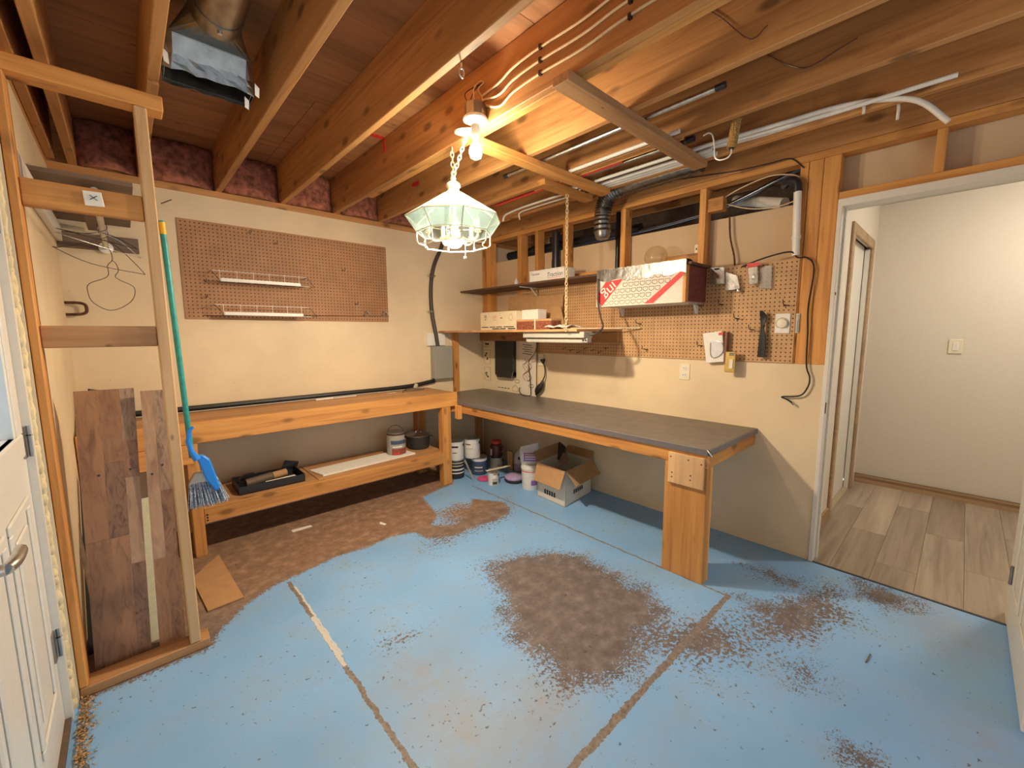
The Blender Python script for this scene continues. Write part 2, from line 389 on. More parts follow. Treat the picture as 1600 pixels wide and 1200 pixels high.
def floor_mat():
    m, nt, b = nodes_of('painted_floor')
    g = N(nt, 'ShaderNodeNewGeometry'); p = g.outputs['Position']
    def att(n): a = N(nt, 'ShaderNodeAttribute', attribute_name=n); return a.outputs['Fac']
    sp = N(nt, 'ShaderNodeSeparateXYZ'); L(nt, p, sp.inputs[0])
    n1 = noise(nt, p, 2.5, 4); n2 = noise(nt, p, 14, 6, 0.65); n3 = noise(nt, p, 120, 4, 0.7); n4 = noise(nt, p, 55, 5, 0.7)
    blue = ramp(nt, n1, [(0.25, (0.20, 0.42, 0.74)), (0.5, (0.235, 0.475, 0.83)), (0.75, (0.28, 0.53, 0.88))]).outputs[0]
    conc = ramp(nt, n2, [(0.25, (0.10, 0.081, 0.078)), (0.5, (0.16, 0.134, 0.130)), (0.75, (0.27, 0.235, 0.228))]).outputs[0]
    # the bench side is browner than the traffic patch
    near = ramp(nt, mth(nt, 'ADD', sp.outputs[1], 1.6), [(0.05, 0.0), (0.55, 1.0)]).outputs[0]
    conc = mixc(nt, mth(nt, 'MULTIPLY', near, 0.95), conc, mixc(nt, 1.0, conc, (1.75, 1.28, 0.84), 'MULTIPLY'))
    bare = mth(nt, 'ADD', att('bare'), mth(nt, 'MULTIPLY', mth(nt, 'SUBTRACT', n4, 0.5), 0.8))
    bare = mth(nt, 'ADD', bare, mth(nt, 'MULTIPLY', mth(nt, 'SUBTRACT', n3, 0.5), 0.7))
    n6 = noise(nt, p, 9, 4, 0.6)
    worn = mth(nt, 'ADD', mth(nt, 'MULTIPLY_ADD', att('worn'), 1.12, -0.04), mth(nt, 'MULTIPLY', mth(nt, 'SUBTRACT', n3, 0.5), 1.7))
    worn = mth(nt, 'ADD', worn, mth(nt, 'ADD', mth(nt, 'MULTIPLY', mth(nt, 'SUBTRACT', n4, 0.5), 1.0), mth(nt, 'MULTIPLY', mth(nt, 'SUBTRACT', n6, 0.5), 0.9)))
    worn = mth(nt, 'MULTIPLY', worn, mth(nt, 'GREATER_THAN', att('worn'), 0.03))
    bm_ = ramp(nt, mth(nt, 'MAXIMUM', bare, worn), [(0.47, 0.0), (0.53, 1.0)]).outputs[0]
    spk = mth(nt, 'ADD', mth(nt, 'MULTIPLY', att('speck'), 0.37), n4)
    sm = ramp(nt, mth(nt, 'ADD', spk, mth(nt, 'MULTIPLY', mth(nt, 'SUBTRACT', n1, 0.5), 0.5)), [(0.79, 0.0), (0.83, 1.0)]).outputs[0]
    n5 = noise(nt, p, 45, 3, 0.6)
    chips = mth(nt, 'GREATER_THAN', mth(nt, 'ADD', n5, mth(nt, 'MULTIPLY', n1, 0.22)), 0.79)
    mask = mth(nt, 'MAXIMUM', bm_, sm)
    dust = mth(nt, 'MULTIPLY', att('dust'), ramp(nt, n2, [(0.3, 0.3), (0.65, 0.9)]).outputs[0])
    haze = ramp(nt, noise(nt, p, 5.0, 5, 0.6), [(0.46, 0.0), (0.75, 0.38)]).outputs[0]
    c = mixc(nt, haze, blue, (0.30, 0.33, 0.36))
    c = mixc(nt, dust, c, (0.36, 0.33, 0.30))
    c = mixc(nt, mask, c, conc)
    c = mixc(nt, mth(nt, 'MULTIPLY', chips, 0.8), c, (0.07, 0.06, 0.06))
    # three slab joints, filled and ragged
    def joint(ax, pos, lo, hi, w):
        o = mth(nt, 'MULTIPLY', mth(nt, 'SUBTRACT', n2, 0.5), 0.03)
        d = mth(nt, 'ABSOLUTE', mth(nt, 'ADD', mth(nt, 'SUBTRACT', sp.outputs[ax], pos), o))
        k = mth(nt, 'LESS_THAN', mth(nt, 'ADD', d, mth(nt, 'MULTIPLY', mth(nt, 'SUBTRACT', n4, 0.5), 0.016)), w)
        s_ = sp.outputs[1-ax]
        k = mth(nt, 'MULTIPLY', k, mth(nt, 'GREATER_THAN', s_, lo)); return mth(nt, 'MULTIPLY', k, mth(nt, 'LESS_THAN', s_, hi))
    j = mth(nt, 'MAXIMUM', joint(0, -2.385, -2.95, -1.20, 0.010), mth(nt, 'MAXIMUM', joint(1, -2.932, -2.40, -0.71, 0.014), joint(0, -0.727, -2.94, -0.72, 0.006)))
    c = mixc(nt, j, c, ramp(nt, n4, [(0.3, (0.11, 0.09, 0.08)), (0.7, (0.33, 0.28, 0.25))]).outputs[0])
    js = mth(nt, 'MAXIMUM', joint(0, -2.372, -1.95, -1.27, 0.005), joint(0, -2.385, -2.02, -1.60, 0.0085))
    c = mixc(nt, js, c, (0.62, 0.62, 0.60))
    L(nt, c, b.inputs['Base Color'])
    rg = mixc(nt, mask, (0.52, 0.52, 0.52), (0.8, 0.8, 0.8)); L(nt, rg, b.inputs['Roughness'])
    hgt = mth(nt, 'ADD', mth(nt, 'MULTIPLY', mth(nt, 'MAXIMUM', mask, j), -0.6), mth(nt, 'MULTIPLY', n2, 0.3))
    bump(nt, b, hgt, 0.25, 0.004)
floor_mat(); me.materials.append(MATS['painted_floor'])
fl = bpy.data.objects.new('floor', me); COL.objects.link(fl); struct(fl)

# ---- walls
wb = struct(B(-3.30, 0.0, 0.0, 0.10, 0.0, 2.34).build('wall_back', 'drywall'))
B(-3.30, 2.2, -0.012, 0.10, 2.34, ZJ).build('top_plate', 'joist_x', wb)
B(-3.30, 2.2, 0.045, 0.10, ZJ, ZS+0.05).build('rim_board', 'joist_x', wb)
B(0.0, 2.2, 0.0, 0.10, 0.0, 2.34).build('wall_back_panel', 'tan_board', wb)
wl = struct(B(-3.30, -3.19, -1.50, 0.0, 0.0, 2.345).build('wall_left', 'drywall'))
B(-3.30, -3.19, YF, -2.52, 0.0, 2.345).build('wall_panel', 'drywall', wl)
B(-3.30, -3.19, -2.52, -1.50, 2.10, 2.345).build('wall_panel', 'drywall', wl)
B(-3.30, -3.19, YF, 0.0, 2.345, ZJ).build('top_plate', 'joist_y', wl)
B(-3.30, -3.235, YF, 0.0, ZJ, ZS+.05).build('rim_board', 'joist_y', wl)
wr = struct(B(0.0, 0.012, -3.13, 0.0, 0.0, 1.19).build('wall_right', 'drywall'))
B(0.0, 0.11, YF, -3.93, 0.0, 2.34).build('wall_panel', 'drywall', wr)
B(0.012, 0.10, -3.13, 0.0, 0.0, 1.19).build('wall_core', 'tan_board', wr)
# framing of the right wall
B(0.0, 0.09, YF, 0.0, 2.342, 2.383).build('top_plate', 'pine_y', wr, bevel=0.002)
B(0.0, 0.04, YF, 0.045, 2.385, ZS).build('rim_joist', 'joist_y', wr, bevel=0.002)
for y0, y1, z0 in ((-0.14, -0.075, 1.19), (-0.07, -0.005, 1.19), (-0.625, -0.565, 1.19), (-0.848, -0.808, 1.19), (-1.20, -1.155, 1.19), (-1.791, -1.747, 1.19),
                   (-2.407, -2.365, 1.19), (-2.980, -2.940, 1.19), (-3.050, -2.983, 1.19), (-3.128, -3.052, 1.19)):
    B(0.0, 0.09, y0, y1, z0, 2.341).build('stud', 'pine_z', wr, bevel=0.002)
studs = [0, -.005, -.14, -.565, -.625, -.808, -.848, -1.155, -1.20, -1.747, -1.791, -2.365, -2.407, -2.94]
for a, b_ in (studs[2:4], studs[4:6], studs[6:8], studs[8:10], studs[10:12]):
    B(0.0, 0.09, b_+.001, a-.001, 1.825, 1.895 if a < -1.15 else 1.84).build('ledge_block', 'pine_y', wr, bevel=0.002)
B(0.0, 0.085, -2.364, -2.13, 1.896, 1.925).build('ledge_block', 'pine_y', wr, bevel=0.002)
B(0.02, 0.088, -2.51, -2.409, 2.185, 2.27).build('wood_block', 'pine_y', wr, bevel=0.002)
# over the doorway
B(0.0, 0.09, -5.0, -3.13, 2.10, 2.14).build('door_header', 'pine_y', wr, bevel=0.002)
B(0.0, 0.09, -3.53, -3.493, 2.141, 2.341).build('stud', 'pine_z', wr, bevel=0.002)
B(0.0, 0.09, -3.935, -3.90, 2.141, 2.341).build('stud', 'pine_z', wr, bevel=0.002)
# back of the neighbouring wall seen between the studs
wc = struct(B(0.098, 0.112, -3.07, 0.0, 0.0, 2.144).build('wall_cavity', 'tan_board'))
B(0.098, 0.112, YF, -3.07, 2.08, 2.40).build('wall_panel', 'tan_board', wc)
# dark utility space behind it, walls added to keep sky light out
wu = struct(B(1.10, 1.15, -2.949, 0.0, 0.0, ZS).build('wall_light_stop', 'weathered'))
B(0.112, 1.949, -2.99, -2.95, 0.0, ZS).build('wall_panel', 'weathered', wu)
# ---- hallway
wh = struct(B(1.95, 2.05, YF, -2.951, 0.0, 2.50).build('wall_hallway_far', 'hall_wall'))
whl = struct(B(0.112, 0.83, -3.07, -3.04, 0.0, 2.50).build('wall_hallway_left', 'hall_wall'))
B(1.70, 1.95, -3.07, -3.04, 0.0, 2.50).build('wall_panel', 'hall_wall', whl)
B(0.83, 1.70, -3.07, -3.04, 2.08, 2.50).build('wall_panel', 'hall_wall', whl)
struct(B(0.112, 1.95, YF-.05, YF, 0.0, 2.50).build('wall_hallway_front', 'hall_wall'))
struct(B(0.112, 0.118, YF, -3.94, 0.0, 2.50).build('wall_hallway_near', 'hall_wall'))
struct(B(0.112, 1.95, YF, -3.07, 2.46, 2.50).build('ceiling_hallway', 'hall_wall'))
B(0.112, 0.118, -3.94, -3.07, 2.06, 2.50).build('wall_panel', 'hall_wall', whl)
bb = struct(B(1.935, 1.95, YF, -3.07, 0.0, 0.075).build('baseboard_hallway_far', 'base_oak'))
B(1.925, 1.95, YF, -3.07, 0.0, 0.03).build('shoe_moulding', 'base_oak', bb)
B(1.930, 1.95, YF, -3.07, 0.055, 0.075).build('cap_moulding', 'base_oak', bb)
struct(B(0.135, 0.79, -3.085, -3.07, 0.0, 0.08).build('baseboard_hallway_left', 'base_oak'))
fh = struct(B(0.0, 2.0, YF, -3.0, -0.03, -0.006).build('floor_hallway', 'vinyl_b'))
row = 0; y = -3.05
while y > -4.9:
    y1 = y-0.1815; x = 0.004-(row*0.47 % 1.2)
    while x < 1.94:
        x0, x1 = max(0.004, x), min(1.945, x+1.2)
        if x1-x0 > 0.02: B(x0+.0008, x1-.0008, y1+.0008, y-.0008, -0.006, 0.0015).build('plank', random.choice(['vinyl_a', 'vinyl_b', 'vinyl_c']), fh)
        x += 1.2
    y = y1; row += 1
struct(B(-0.012, 0.004, -3.92, -3.135, -0.004, 0.003).build('trim_1', 'abs_black'))
# hallway side door
d3 = struct(empty('door_3', (1.26, -3.03, 0)))
B(0.868, 1.662, -3.03, -2.995, 0.003, 2.0795).build('leaf', 'door_white', d3)
for x0, x1, z0, z1 in ((0.80, 0.868, 0, 2.0605), (1.662, 1.73, 0, 2.0605), (0.80, 1.73, 2.06, 2.135)):
    B(x0, x1, -3.088, -3.0705, z0, z1).build('casing', 'base_oak' , d3, bevel=0.004)
for x0, x1 in ((0.835, 0.868), (1.662, 1.695)): B(x0, x1, -3.069, -3.035, 0, 2.06).build('jamb', 'white_paint', d3)
B(0.84, 1.69, -3.069, -3.032, 0.0, 0.003).build('carpet_strip', 'carpet', d3)

# ---- ceiling: plywood sheets and joists
ce = struct(empty('ceiling', (0, 0, ZJ)))
for j in range(5):
    off = -3.30 if j % 2 else -3.30-1.2
    for i in range(4):
        x0, x1 = max(-3.30, off+2.44*i), min(2.2, off+2.44*(i+1))
        if x1 > x0+.01: B(x0+.001, x1-.002, 0.1-1.22*(j+1)+.002, 0.1-1.22*j-.001, ZS, ZS+0.02).build('plywood_sheet', 'ply', ce)
B(-3.30, 2.2, YF-.3, 0.1, ZS+.021, ZS+.06).build('upper_floor', 'weathered', ce)
for xr in (-2.76, -2.353, -1.945, -1.545, -1.148, -0.743, -0.337):
    B(xr-0.037, xr, YF, 0.045, ZJ, ZS-.001).build('joist', 'joist_y', ce, bevel=0.003)
B(-3.105, -3.066, YF, 0.045, ZJ, ZS-.001).build('joist', 'joist_y', ce, bevel=0.003)
B(-3.19, -3.152, YF, -0.06, ZJ+.001, ZS-.001).build('joist', 'joist_y', ce, bevel=0.003)
for xr in (0.45, 0.85, 1.3, 1.7): B(xr-.037, xr, -2.98, 0.045, ZJ+.13, ZS-.001).build('joist', 'joist_y', ce)
B(-2.796+.0, -2.76, -1.40, -1.13, ZJ-.012, ZJ-.001).build('joist_shim', 'joist_y', ce)
B(-1.544, -1.505, YF, -0.6, ZJ, ZJ+0.045).build('nailing_strip', 'pine_y', ce, bevel=0.002)
# pink insulation tucked over the back wall, one batt in each bay
bays = [(-3.064, -2.80), (-2.758, -2.392), (-2.351, -1.984), (-1.943, -1.584), (-1.50, -1.187), (-1.146, -0.782)]
for i, (a, b_) in enumerate(bays):
    mb = MB(); n = 12; vs = []
    for r in range(6):
        for c in range(n):
            x = a+.004+(b_-a-.008)*c/(n-1); z = ZJ+.004+(ZS-ZJ-.012)*r/5
            vs.append((x, 0.03-0.07*math.sin(math.pi*(c+.3)/(n-.4))*(1.1-r*0.13)-0.018*random.random(), z))
    mb.add(vs, [(r*n+c, r*n+c+1, (r+1)*n+c+1, (r+1)*n+c) for r in range(5) for c in range(n-1)])
    o = mb.build('insulation_batt', 'insulation', None, True)
    o.modifiers.new('thick', 'SOLIDIFY').thickness = 0.012
    tag(o, ['pink insulation batt in the ceiling bay over the closet', 'pink insulation batt in the bay with the metal duct', 'pink insulation batt in the second bay right of the metal duct', 'pink insulation batt in the ceiling bay left of the lamp chain', 'pink insulation batt in the ceiling bay above the lamp shade', 'pink insulation batt in the rightmost visible bay'][i], 'insulation', 'insulation batts above the back wall')

# ---- exterior door, left
d1 = struct(empty('door_1', (-3.24, -2.02, 0.0)))
B(-3.26, -3.22, -2.46, -1.60, 0.02, 2.04).build('leaf_lower', 'door_white', d1)
def strip(name, y0, y1, z0, z1, x0, x1, mat='door_white', bev=0.004): return B(x0, x1, y0, y1, z0, z1).build(name, mat, d1, bevel=bev)
d1.children[0].data.materials[0] = MATS['door_white']
lf = d1.children[0]; lf.name = 'leaf'
# cut the leaf for the glass: rebuild as a ring
bpy.data.objects.remove(lf)
mb = MB().box(-3.26, -3.22, -2.46, -1.60, 0.02, 1.06).box(-3.26, -3.22, -2.46, -1.60, 1.86, 2.04).box(-3.26, -3.22, -1.78, -1.60, 1.06, 1.86).box(-3.26, -3.22, -2.46, -2.28, 1.06, 1.86)
mb.build('leaf', 'door_white', d1)
for y0, y1, z0, z1 in ((-2.32, -1.745, 1.015, 1.085), (-2.32, -1.745, 1.835, 1.905), (-1.815, -1.745, 1.085, 1.835), (-2.32, -2.25, 1.085, 1.835)):
    strip('window_frame', y0, y1, z0, z1, -3.222, -3.200)
for y0, y1, z0, z1 in ((-2.27, -1.795, 1.065, 1.085), (-1.835, -1.815, 1.085, 1.835), (-2.25, -2.23, 1.085, 1.835)):
    strip('glazing_bead', y0, y1, z0, z1, -3.24, -3.205, 'white_plastic', .002)
B(-3.243, -3.239, -2.28, -1.78, 1.06, 1.86).build('pane', 'glass_clear', d1)
for y0, y1 in ((-2.36, -2.06), (-2.0, -1.70)):
    for z0, z1 in ((0.18, 0.88),):
        for a in ((y0, y1, z0, z0+.03), (y0, y1, z1-.03, z1), (y0, y0+.03, z0+.03, z1-.03), (y1-.03, y1, z0+.03, z1-.03)): strip('panel_moulding', *a, -3.221, -3.212)
        strip('raised_panel', y0+.07, y1-.07, z0+.07, z1-.07, -3.221, -3.213)
for z in (0.31, 1.035, 1.75):
    h = MB().box(-3.221, -3.214, -1.64, -1.60, z-.05, z+.05).tube([(-3.208, -1.592, z-.052), (-3.208, -1.592, z+.052)], .008, 8)
    ho = h.build('hinge', 'galvanized', d1)
    MB().tube([(-3.208, -1.592, z+.018), (-3.208, -1.592, z+.022)], .009, 8).build('knuckle_gap', 'wire_dark', ho)
MB().lathe([(.032, 0), (.032, .008), (.02, .014), (.012, .05), (.012, .056)], (-3.22, -2.39, .91), (1, 0, 0)).build('handle_rose', 'steel', d1, True)
MB().tube(curve([(-3.164, -2.39, .91), (-3.156, -2.36, .912), (-3.156, -2.30, .91), (-3.16, -2.27, .905)], 6), [.012]*12+[.011]*7, 10).build('lever', 'steel', d1, True)
struct(B(-3.30, -3.20, -1.598, -1.568, 0, 2.10).build('trim_2', 'white_paint'))
struct(B(-3.30, -3.20, -2.52, -2.463, 0, 2.10).build('trim_3', 'white_paint'))
struct(B(-3.30, -3.20, -2.46, -1.60, 2.045, 2.10).build('trim_4', 'white_paint'))
struct(B(-3.32, -3.205, -2.46, -1.60, 0, 0.018).build('trim_5', 'weathered'))
# squeezed-out expanding foam beside the door jamb
mb = MB(); z = 0.02
while z < 2.05:
    r = random.uniform(.007, .015); mb.sphere((-3.203, -1.53+random.uniform(-.008, .008), z), r, 8, (0.9, 1.1, random.uniform(1.8, 4.0))); z += r*1.9
tag(mb.build('expanding_foam', 'foam', None, True), 'cream bead of expanding foam squeezed out along the left door jamb', 'foam')
# ---- interior door standing open, right
d2 = struct(empty('door_2', (-0.41, -3.93, 0.0)))
B(-0.80, -0.015, -3.947, -3.912, 0.012, 2.045).build('leaf', 'door_white', d2, bevel=.003)
for x0, x1 in ((-0.70, -0.45), (-0.36, -0.11)):
    for z0, z1 in ((.22, .82), (.96, 1.58), (1.70, 1.92)):
        for a in ((x0, x1, z0, z0+.02), (x0, x1, z1-.02, z1), (x0, x0+.02, z0+.02, z1-.02), (x1-.02, x1, z0+.02, z1-.02)):
            B(a[0], a[1], -3.9125, -3.906, a[2], a[3]).build('panel_moulding', 'door_white', d2, bevel=.002)
MB().lathe([(.03, 0), (.03, .006), (.012, .012), (.012, .03), (.026, .04), (.028, .055), (.018, .066)], (-.735, -3.912, .96), (0, 1, 0)).build('knob', 'brass', d2, True)
for z in (.25, 1.03, 1.82): MB().tube([(-.008, -3.908, z-.045), (-.008, -3.908, z+.045)], .007, 8).build('hinge', 'galvanized', d2)
jm = struct(B(-0.012, 0.125, -3.152, -3.131, 0, 2.06).build('trim_6', 'white_paint', None, bevel=.002))
B(0.05, 0.085, -3.162, -3.152, 0, 2.06).build('door_stop', 'white_paint', jm)
B(-.0125, 0.01, -3.1535, -3.1515, .91, .975).build('strike_plate', 'rusty', jm); B(-.0125, 0.01, -3.1535, -3.1515, 1.585, 1.60).build('strike_plate', 'rusty', jm)
struct(B(-0.012, 0.125, -3.93, -3.131, 2.06, 2.10).build('trim_7', 'white_paint', None, bevel=.002))
struct(B(0.0, 0.125, -3.928, -3.913, 0, 2.06).build('trim_8', 'white_paint'))
# unseen ceiling lamp, added to light the hallway
t = thing('hall_fill_lamp', 'added round ceiling lamp, out of view, brightening the hallway', 'lamp', (1.1, -4.3, 2.40))
B(1.0, 1.2, -4.4, -4.2, 2.445, 2.46).build('mount', 'white_plastic', t)
MB().lathe([(.02, -.06), (.09, -.045), (.13, -.01), (.13, .0)], (1.1, -4.3, 2.445), n=20).build('diffuser', 'hall_fill', t, True)

# =================================================================== BENCHES
t = thing('wooden_workbench', 'pine workbench with lower shelf along the back wall under the brown pegboard', 'workbench', (-1.9, -.25, 0))
for i, (y0, y1) in enumerate(((-.495, -.335), (-.333, -.17), (-.168, -.003))):
    B(-3.185, -.742, y0, y1, .805, .843).build('top_plank', 'bench_top', t, bevel=.002)
B(-3.185, -.740, -.535, -.497, .722, .850).build('apron', 'pine_x', t, bevel=.003)
B(-3.185, -2.70, -.535, -.497, .600, .720).build('apron', 'pine_x', t, bevel=.003)
B(-.778, -.742, -.495, -.003, .66, .804).build('end_rail', 'pine_y', t, bevel=.002)
for x0, x1 in ((-.905, -.815), (-2.735, -2.675)):
    B(x0, x1, -.533, -.46, 0, .721).build('leg', 'pine_z', t, bevel=.003)
    B(x0, x1, -.092, -.003, 0, .804).build('leg', 'pine_z', t, bevel=.003)
B(-2.70, -1.98, -.497, -.094, .290, .308).build('shelf_board', 'bench_top', t, bevel=.002)
B(-1.978, -.87, -.497, -.094, .292, .312).build('shelf_board', 'hardboard', t, bevel=.002)
B(-2.674, -.906, -.535, -.498, .205, .307).build('shelf_apron', 'pine_x', t, bevel=.003)
B(-2.674, -.906, -.13, -.095, .205, .289).build('shelf_rail', 'pine_x', t)
for k in range(3):
    MB().lathe([(.006, 0), (.006, .0015)], (-2.66, -.5355, .225+.018*k), (0, -1, 0), 8).build('screw', 'wire_dark', t)

ZB = .765
t = thing('grey_workbench', 'grey laminate-topped workbench along the right wall on a single plank leg', 'workbench', (-.37, -1.4, 0))
B(-.735, -.001, -2.80, -.005, ZB-.022, ZB).build('top', 'laminate_grey', t, bevel=.003)
mb = MB().box(-.745, -.7355, -2.80, -.54, ZB-.034, ZB+.0005)
mb.build('front_edge_strip', 'edge_grey', t, bevel=.002)
B(-.735, -.002, -2.809, -2.8005, ZB-.034, ZB+.0005).build('end_edge_strip', 'edge_grey', t, bevel=.002)
MB().tube(curve([(-.742, -2.795, ZB-.002), (-.752, -2.81, ZB-.012), (-.745, -2.822, ZB-.030)], 5), .003, 5).build('loose_strip_end', 'white_plastic', t)
B(-.733, -.695, -2.798, -.54, ZB-.108, ZB-.023).build('front_rail', 'pine_y', t, bevel=.003)
B(-.694, -.002, -2.798, -2.76, ZB-.108, ZB-.023).build('end_rail', 'pine_x', t, bevel=.003)
B(-.040, -.002, -2.759, -.05, ZB-.108, ZB-.023).build('wall_cleat', 'pine_y', t)
B(-.694, -.656, -2.798, -2.56, 0, ZB-.109).build('leg', 'pine_z', t, bevel=.003)
B(-.732, -.6945, -2.798, -2.56, 0, ZB-.109).build('leg', 'pine_z', t, bevel=.003)
pp = B(-.748, -.7335, -2.785, -2.585, ZB-.225, ZB-.05).build('patch_plate', 'pale_pine_z', t, bevel=.002)
for yy, zz in ((-2.60, -.075), (-2.61, -.165), (-2.61, -.19), (-2.70, -.075), (-2.715, -.16), (-2.715, -.185), (-2.77, -.085)):
    MB().lathe([(.004, 0), (.004, .001)], (-.748, yy, ZB+zz), (-1, 0, 0), 8).build('screw', 'wire_dark', pp)
B(-.775, -.737, -.60, -.538, ZB-.16, ZB-.036).build('corner_block', 'pine_z', t, bevel=.002)
B(-.135, -.06, -.045, -.003, 0, ZB-.11).build('corner_leg', 'joist_z', t)

# =================================================================== CLOSET FRAME, left
t = thing('stud_partition', 'open pine stud partition of a small closet beside the left door', 'partition', (-3.0, -1.46, 0))
B(-3.188, -3.164, -1.492, -1.405, .041, 2.236).build('stud', 'pine_z', t, bevel=.004)
B(-2.850, -2.812, -1.492, -1.405, .041, 2.236).build('stud', 'pale_pine_z', t, bevel=.004)
B(-3.188, -2.762, -1.492, -1.405, 2.237, 2.292).build('top_plate', 'pine_x', t, bevel=.004)
B(-3.188, -2.780, -1.492, -1.405, 0, .040).build('sill_plate', 'bench_top', t, bevel=.004)
B(-3.163, -2.851, -1.47, -1.432, 1.822, 1.912).build('rail', 'pine_x', t, bevel=.003)
B(-3.163, -2.851, -1.47, -1.432, 1.337, 1.416).build('rail', 'bench_top', t, bevel=.003)
# closet interior
t = thing('closet_shelf', 'brown board shelf high inside the closet on dark cleats', 'shelf', (-3.0, -.6, 1.98))
B(-3.188, -2.86, -1.00, -.002, 2.02, 2.038).build('board', 'weathered', t)
t.location.z = 2.02
B(-3.188, -2.83, -.028, -.002, 1.90, 1.99).build('cleat', 'weathered', t)
B(-3.188, -3.165, -1.38, -.03, 1.93, 2.019).build('side_cleat', 'white_paint', t)
B(-3.05, -2.98, -.9, -.1, 2.0, 2.019).build('batten', 'weathered', t)
t = thing('closet_rod', 'thin metal closet rod under the closet shelf with a white end flange', 'rod', (-2.99, -.7, 1.90))
xr_ = ony(166, 390, -.035).x
MB().tube([(xr_, -.03, 1.915), (xr_, -1.43, 1.915)], .0125, 12).build('rod', 'steel', t, True)
MB().lathe([(.034, 0), (.034, .006), (.022, .014), (.018, .014)], (xr_, -.029, 1.915), (0, -1, 0), 20).build('flange', 'white_plastic', t, True)
def hanger(pts, label, mat='wire_dark'):
    tag(MB().tube(curve(pts, 5), .0018, 5).build('wire_hanger', mat, None, True), label, 'hanger', 'wire hangers in the closet')
def hpts(px, y): return [ony(u, v, y) for u, v in px]
hanger(hpts([(168,386),(174,396),(175,407),(168,415),(168,432),(140,443),(137,455),(146,473),(175,485),(205,471),(210,450),(188,438),(180,432),(185,423),(181,412),(175,407)], -.30), 'wire hanger bent into a hexagon hanging in the closet')
hz = 1.87
hanger([(xr_-.017, -.75, 1.912), (xr_-.012, -.75, 1.928), (xr_, -.75, 1.9335), (xr_+.013, -.75, 1.928), (xr_+.018, -.75, 1.912), (xr_+.008, -.75, 1.893)]+[V(p) for p in ((xr_-.06, -.80, 1.86), (-3.10, -.95, 1.84), (-3.12, -1.0, 1.835), (-3.05, -1.0, 1.82), (-2.88, -.9, 1.80), (-2.87, -.87, 1.805), (xr_+.05, -.78, 1.86), (xr_, -.75, 1.88))], 'plain wire hanger lying slantwise nearest the front of the closet')
hanger([(xr_-.017, -.55, 1.912), (xr_-.012, -.55, 1.928), (xr_, -.55, 1.9335), (xr_+.013, -.55, 1.928), (xr_+.018, -.55, 1.912), (xr_+.008, -.55, 1.893)]+[V(p) for p in ((xr_-.07, -.58, 1.85), (-3.14, -.70, 1.80), (-3.15, -.74, 1.79), (-3.04, -.66, 1.74), (-2.86, -.55, 1.72), (-2.84, -.53, 1.73), (xr_+.05, -.55, 1.85), (xr_, -.55, 1.88))], 'wire hanger lowest and farthest left under the closet rod')
hanger([(xr_-.017, -.65, 1.912), (xr_-.012, -.65, 1.928), (xr_, -.65, 1.9335), (xr_+.013, -.65, 1.928), (xr_+.018, -.65, 1.912), (xr_+.008, -.65, 1.893)]+[V(p) for p in ((xr_+.06, -.63, 1.87), (-2.86, -.60, 1.81), (-2.85, -.58, 1.80), (-2.97, -.66, 1.82), (-3.13, -.72, 1.86), (-3.13, -.69, 1.87), (xr_-.05, -.66, 1.88), (xr_, -.65, 1.89))], 'pale wire hanger stretched towards the right closet stud', 'steel')
t = thing('blank_plate', 'white plastic cover plate marked with an X on the top closet rail', 'plate', (-3.0, -1.475, 1.9))
q = [ony(u, v, -1.478) for u, v in ((128, 297), (158, 301), (164, 324), (133, 321))]
MB().quadbox(*q, (0, -.004, 0)).build('plate', 'white_plastic', t, bevel=.002)
c_ = ony(146, 309, -1.4835)
for s_ in (1, -1): MB().beam(c_+V((-.010*s_, 0, -.008)), c_+V((.010*s_, 0, .008)), .0022, .001, (0, 1, 0)).build('pen_mark', 'ink', t)
t = tag(MB().tube(curve([(-3.19, -.05, 1.575), (-3.13, -.05, 1.575), (-3.105, -.05, 1.565), (-3.10, -.05, 1.54), (-3.105, -.05, 1.52), (-3.13, -.05, 1.508), (-3.19, -.05, 1.505)], 5), .008, 8).build('pipe_handle', 'rusty', None, True), 'rusty U-shaped pipe bracket on the closet side wall', 'bracket')

# leaning laminate boards, each made of glued strips
def leaning(label, tl, tr, bl, br, ytop, strips, holes, loc):
    A, B_ = ony(*tl, ytop), ony(*tr, ytop); C_, D_ = onz(*bl, .002), onz(*br, .002)
    D_.y = C_.y = (C_.y+D_.y)/2
    C_.y = D_.y = max(C_.y, -1.395)
    n = (B_-A).cross(C_-A).normalized(); n = n if n.y > 0 else -n
    t = thing('laminate_board', label, 'board', loc, 'laminate flooring boards in the closet')
    for a, b_, f0, f1, mat in strips:
        p = [lerp(lerp(A, B_, a), lerp(C_, D_, a), f0), lerp(lerp(A, B_, b_), lerp(C_, D_, b_), f0), lerp(lerp(A, B_, b_), lerp(C_, D_, b_), f1), lerp(lerp(A, B_, a), lerp(C_, D_, a), f1)]
        MB().quadbox(*p, n*.012).build('strip', mat, t)
    for a, f in holes:
        c = lerp(lerp(A, B_, a), lerp(C_, D_, a), f); MB().lathe([(.005, 0), (.005, .0006)], c, -n, 10).build('screw_hole', 'ink', t)
leaning('wide walnut laminate board leaning inside the closet frame', (114, 612), (209, 606), (150, 1049), (238, 1024), -1.12,
        [(0, .40, 0, .55, 'laminate_a'), (0, .42, .5505, 1, 'laminate_a'), (.4005, .745, 0, .27, 'laminate_a'), (.4005, .745, .2705, .55, 'laminate_b'), (.4205, .745, .5505, 1, 'laminate_a'),
         (.7455, 1, 0, .20, 'laminate_d'), (.7455, 1, .2005, .34, 'laminate_b'), (.7455, 1, .3405, .66, 'laminate_c'), (.7455, 1, .6605, 1, 'laminate_b')], [(.30, .315), (.84, .31)], (-3.05, -1.39, 0))
